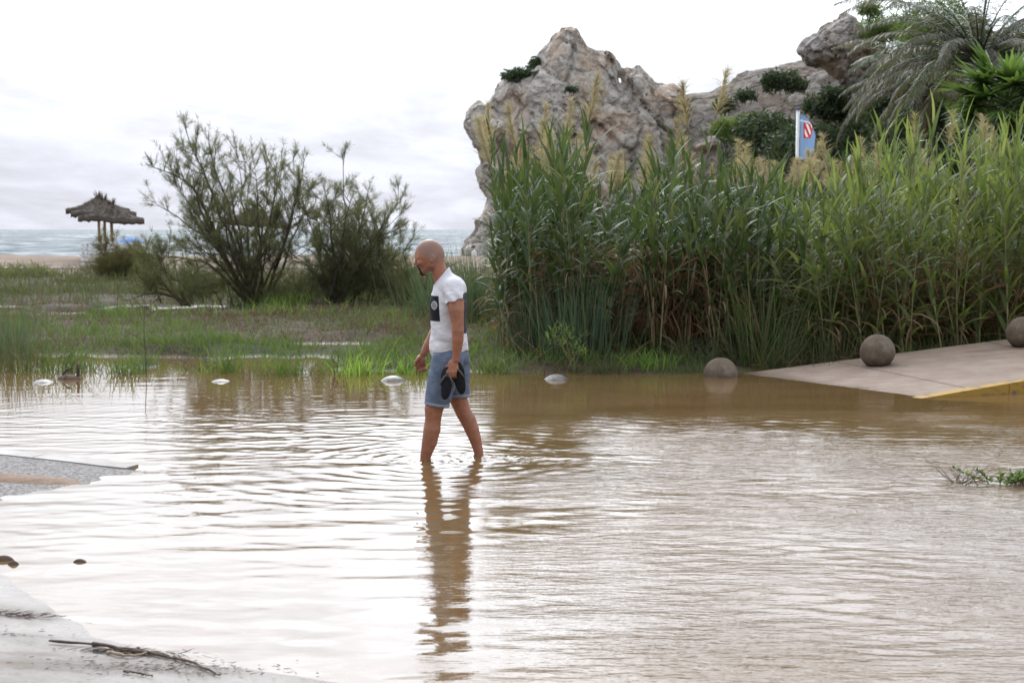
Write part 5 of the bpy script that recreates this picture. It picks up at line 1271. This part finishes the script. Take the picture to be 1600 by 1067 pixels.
# ------------------------------------------------------------------ flag
def flag():
    Y = 50.; p = at(1247, 172, Y); k = F_PX/Y; g = float(gh(p.x, Y)); root = empty('flag', (p.x, Y, g)); H = p.z-g
    sb = MB(); sb.tube([(0, 0, -.1), (0, 0, H/2), (0, 0, H)], [.062, .062, .060], 10); sb.build('pole', MATS['white_paint'], root)
    sb = MB(); sb.tube([(0, 0, H), (0, 0, H+.03), (0, 0, H+.10)], [.10, .10, .05], 10); sb.build('cap', MATS['dark_cloth'], root)
    nx, nz = 12, 28; V = []
    for i in range(nx+1):
        for j in range(nz+1):
            u, v_ = i/nx, j/nz; z = -v_*1.6; wmax = .56*math.sqrt(min(1, v_*2.2+.02)) if v_ < .45 else .56-.1*(v_-.45)
            V.append((.07+u*wmax, -.05+.13*math.sin(u*5+v_*4)*u, H-.12+z-.10*u*(1-v_)))
    i = np.arange(nx)[:, None]*(nz+1)+np.arange(nz)[None, :]
    sb = MB(); sb.add(V, np.stack([i, i+nz+1, i+nz+2, i+1], -1).reshape(-1, 4))
    m, nt = new_mat('flag_cloth'); x, y, z = nt.sep(objc(nt)); zt = nt.m('SUBTRACT', z, H)
    u = nt.m('SUBTRACT', x, .34); vz = nt.m('ADD', zt, .72)
    au = nt.m('ABSOLUTE', nt.m('ADD', u, nt.m('MULTIPLY', vz, -.12)))
    sh = nt.m('MULTIPLY', nt.m('LESS_THAN', au, nt.m('ADD', .15, nt.m('MULTIPLY', vz, .12))), nt.m('LESS_THAN', nt.m('ABSOLUTE', vz), .27))
    stripe = nt.m('GREATER_THAN', nt.m('SINE', nt.m('MULTIPLY', nt.m('ADD', u, nt.m('MULTIPLY', vz, .38)), 44.0)), .1)
    rim = nt.m('MULTIPLY', sh, nt.m('SUBTRACT', 1.0, nt.m('MULTIPLY', nt.m('LESS_THAN', au, nt.m('ADD', .105, nt.m('MULTIPLY', vz, .12))), nt.m('LESS_THAN', nt.m('ABSOLUTE', vz), .225))))
    c = nt.mix(sh, (.19, .30, .46), nt.mix(nt.m('MAXIMUM', rim, nt.m('SUBTRACT', 1.0, stripe)), (.75, .73, .72), (.48, .05, .045)))
    arc = nt.m('SUBTRACT', nt.m('ADD', zt, .33), nt.m('MULTIPLY', x, -.35))
    txt = nt.m('MULTIPLY', nt.m('LESS_THAN', nt.m('ABSOLUTE', arc), .035), nt.m('GREATER_THAN', nt.noise(objc(nt), 26, 2), .47))
    c = nt.mix(nt.m('MULTIPLY', txt, nt.m('LESS_THAN', x, .40)), c, (.7, .72, .75))
    d = bsdf(nt, c, .8, .2); tr = nt.n('ShaderNodeBsdfTranslucent'); nt.l(c, tr.inputs[0]); mx = nt.n('ShaderNodeMixShader'); mx.inputs[0].default_value = .4
    nt.l(d, mx.inputs[1]); nt.l(tr.outputs[0], mx.inputs[2]); finish(nt, mx.outputs[0])
    sb.build('banner', m, root); tag(root, 'blue flag with a red and white shield on a white pole above the reeds', 'flag')
flag()

# ------------------------------------------------------------------ thatched parasols, stacked sun loungers
def parasol(px, Y, label, rim_py=341, R_=1.22, tilt=.03, seed=0):
    r = np.random.default_rng(seed+40); p = at(px, rim_py, Y); g = float(gh(p.x, Y)); root = empty('thatched_parasol', (p.x, Y, g)); hz = p.z-g
    sb = MB(); sb.tube([(0, 0, -.2), (0, 0, hz*.5), (0, 0, hz+.42)], [.050, .060, .055], 9); sb.build('post', MATS['post_wood'], root)
    n, k = 56, 11; rb = MB(); q = np.linspace(0, 1, k)[:, None]; a = np.linspace(0, 2*np.pi, n, endpoint=False)[None, :]
    rad = R_*q*(1+.03*np.sin(a*9+seed)*q); zt = .56*(1-q)**1.7+.05+.018*r.normal(size=(k, n))*(q > .05); zt = zt+.02*np.sin(a*3+seed)*q
    zb = zt-.10-.10*(q > .9); X, Y_ = rad*np.cos(a), rad*np.sin(a)
    tl = lambda Z: Z+hz-.02+tilt*-X
    V = np.concatenate([np.stack([X, Y_, tl(zt)], -1).reshape(-1, 3), np.stack([X, Y_, tl(zb)], -1).reshape(-1, 3)])
    i = np.arange(k-1)[:, None]*n; j = np.arange(n)[None, :]; j2 = (j+1) % n; o_ = k*n
    Q = np.concatenate([np.stack([i+j, i+n+j, i+n+j2, i+j2], -1).reshape(-1, 4), np.stack([o_+i+j, o_+i+j2, o_+i+n+j2, o_+i+n+j], -1).reshape(-1, 4),
                        np.stack([(k-1)*n+j, o_+(k-1)*n+j, o_+(k-1)*n+j2, (k-1)*n+j2], -1).reshape(-1, 4)])
    rb.add(V, Q, None, .4); roof = rb.build('roof', MATS['straw'], root)
    sb = MB(); N = 1500; az = r.uniform(0, 6.28, N); qq = np.sqrt(r.uniform(0.02, .96, N)); z = .56*(1-qq)**1.7+.055
    sb.blades(np.stack([R_*qq*np.cos(az), R_*qq*np.sin(az), hz-.015+z-tilt*R_*qq*np.cos(az)], 1), az, r.uniform(.14, .26, N), .022, 1.22+.32*qq, r.uniform(-.05, .3, N), 2, None, r.uniform(0, 1, N))
    o = sb.build('straw', MATS['straw'], roof); o['kind'] = 'stuff'
    sb = MB(); N = 60; az = r.uniform(0, 6.28, N); sb.blades(np.stack([.07*np.cos(az), .07*np.sin(az), np.full(N, hz+.47)], 1), az, r.uniform(.18, .38, N), .035, r.uniform(.05, .75, N), r.uniform(-.2, .5, N), 2, None, r.uniform(0, 1, N)); sb.build('straw_tuft', MATS['straw_dark'], root)
    for s in range(8):
        a_ = s*math.pi/4; sb = MB(); sb.tube([(0, 0, hz+.36), (R_*.95*math.cos(a_), R_*.95*math.sin(a_), hz-.06)], [.022, .016], 5); sb.build('rib', MATS['bark'], root)
    return tag(root, label, 'parasol', 'thatched beach parasols')
parasol(174, 54, 'nearest of the three thatched parasols, with the full roof', 341, 1.19, .05, 1)
parasol(163, 56.5, 'middle thatched parasol, its rim showing left of the nearest one', 333, 1.24, .01, 2)
parasol(154, 59, 'hindmost thatched parasol of the three', 328, 1.27, 0, 3)
parasol(400, 53, 'thatched parasol half hidden behind the wide tamarisk', 347, 1.25, .1, 4)
def lounger(x, y, z, idx, label):
    root = empty('sun_lounger', (x, y, z)); sb = MB(); sb.box((-1.0, -.33, .0), (1.0, .33, .05)); sb.build('frame', MATS['white_plastic'], root, smooth=False)
    for k in range(7): s = MB(); s.box((-.96+k*.275, -.30, .052), (-.72+k*.275, .30, .068)); s.build('slat', MATS['white_plastic'], root, smooth=False)
    for sx in (-.95, .90):
        for sy in (-.30, .25): s = MB(); s.box((sx, sy, -.075), (sx+.05, sy+.05, -.002)); s.build('leg', MATS['white_plastic'], root, smooth=False)
    return tag(root, label, 'sun lounger', 'white sun loungers in a stack')
p = at(168, 405, 50.5); g = .40
LN = ['lowest', 'second lowest', 'third from the bottom', 'fourth from the bottom', 'second from the top', 'topmost']
for k in range(6): lounger(p.x+.02*(k % 2), 50.9, g+.08+k*.146, k, f'white sun lounger in the stack left of the brownish bush, {LN[k]}')
sb = MB(); blob(sb, (p.x+.75, 50.9, g+.08+5*.146+.07), .55, .28, .14, seed=9)
tag(sb.build('cushion', MATS['blue_cloth']), 'blue cushion lying on the stacked sun loungers under the parasols', 'cushion')

# ------------------------------------------------------------------ driftwood and bits in the foreground
def stick(pts, r0, label, mat='twig', name='stick', up=.012):
    P = [np.array(on(px, py)) for px, py in pts]; n = 14; t = np.linspace(0, 1, len(P)); q = np.linspace(0, 1, n)
    C = np.stack([np.interp(q, t, [p[k] for p in P]) for k in range(3)], 1); rr = np.random.default_rng(int(pts[0][0])+3)
    C[:, :2] += rr.normal(0, .004, (n, 2)); z = fz(C[:, 0], C[:, 1]); C[:, 2] = np.maximum(z, 0)+up*.6+rr.uniform(0, .006, n)
    o = C[n//2].copy(); sb = MB(); sb.tube(C-o, r0*(1-.6*q)*(1+.2*rr.normal(size=n)), 6)
    return tag(sb.build(name, MATS[mat], loc=o), label, 'stick', 'driftwood on the pale concrete')
stick([(76, 1012), (150, 1013), (215, 1020), (262, 1028)], .006, 'long straight thin stick at the left end of the driftwood heap')
stick([(145, 1012), (220, 1024), (290, 1034), (335, 1058)], .009, 'long dark stick curving along the driftwood heap to the right')
stick([(166, 1027), (205, 1032), (245, 1021)], .008, 'pale bent stick lying in front of the driftwood heap', 'driftwood')
stick([(195, 1060), (222, 1064), (240, 1068)], .006, 'short stick at the bottom edge below the driftwood heap')
stick([(270, 1030), (305, 1042), (345, 1060)], .006, 'thin forked stick at the right end of the driftwood heap')
def debris(px, py, w_, d_, n, label, seed, mat='twig', L=.07):
    r = np.random.default_rng(seed); p = on(px, py); db = MB(); x = p.x+r.normal(0, w_, n); y = p.y+r.normal(0, d_, n)-.6*(x-p.x)*0
    z = np.maximum(fz(x, y), 0)+.006; az = r.normal(-.25, .5, n)
    db.blades(np.stack([x-p.x, y-p.y, z], 1), az, L*r.uniform(.3, 1.2, n), .005, r.uniform(1.35, 1.62, n), r.normal(0, .2, n), 2, r.uniform(-1, 1, n), r.uniform(0, .5, n))
    return tag(db.build('plant_litter', MATS[mat], loc=(p.x, p.y, 0)), label, 'litter', kind='stuff')
debris(195, 1022, .11, .018, 240, 'dark plant litter packed under the driftwood sticks', 1)
debris(250, 1048, .22, .07, 330, 'loose dark litter scattered below the driftwood heap', 2, L=.03)
debris(20, 968, .10, .02, 130, 'small dark clump of litter on the concrete at the left edge', 3)
debris(10, 1000, .12, .05, 40, 'few dark specks of litter at the lower left edge', 4, L=.03)
def pebble(px, py, s, label, seed):
    p = on(px, py); sb = MB(); blob(sb, (0, 0, 0), s, s*.6, s*.5, 14, seed)
    return tag(sb.build('pebble', MATS['twig'], loc=(p.x, p.y, max(0, float(fz(np.array([p.x]), np.array([p.y]))[0]))+.002)), label, 'debris', 'dark bits in the shallow water')
pebble(6, 874, .055, 'dark lump in the water at the left edge', 1); pebble(21, 882, .035, 'round dark lump next to the one at the left edge', 2); pebble(125, 878, .04, 'flat dark bit floating right of the two lumps', 3)
pebble(216, 1013, .012, 'tiny round dark bit behind the driftwood heap', 4)
# brown flotsam at the left bank
p = on(108, 592); root = empty('flotsam', (p.x, p.y, 0)); sb = MB(); blob(sb, (0, 0, 0), .17, .10, .05, 18, 8); sb.build('clod', MATS['twig'], root)
sb = MB(); sb.tube([(-.1, 0, .0), (-.04, .02, .10), (.05, 0, .13)], [.014, .012, .008], 6); sb.tube([(.10, 0, 0), (.11, 0, .09), (.10, 0, .19)], [.02, .018, .012], 6); sb.build('broken_branches', MATS['twig'], root)
tag(root, 'brown clod with broken branches at the water edge on the left', 'debris')
print('SEC all')
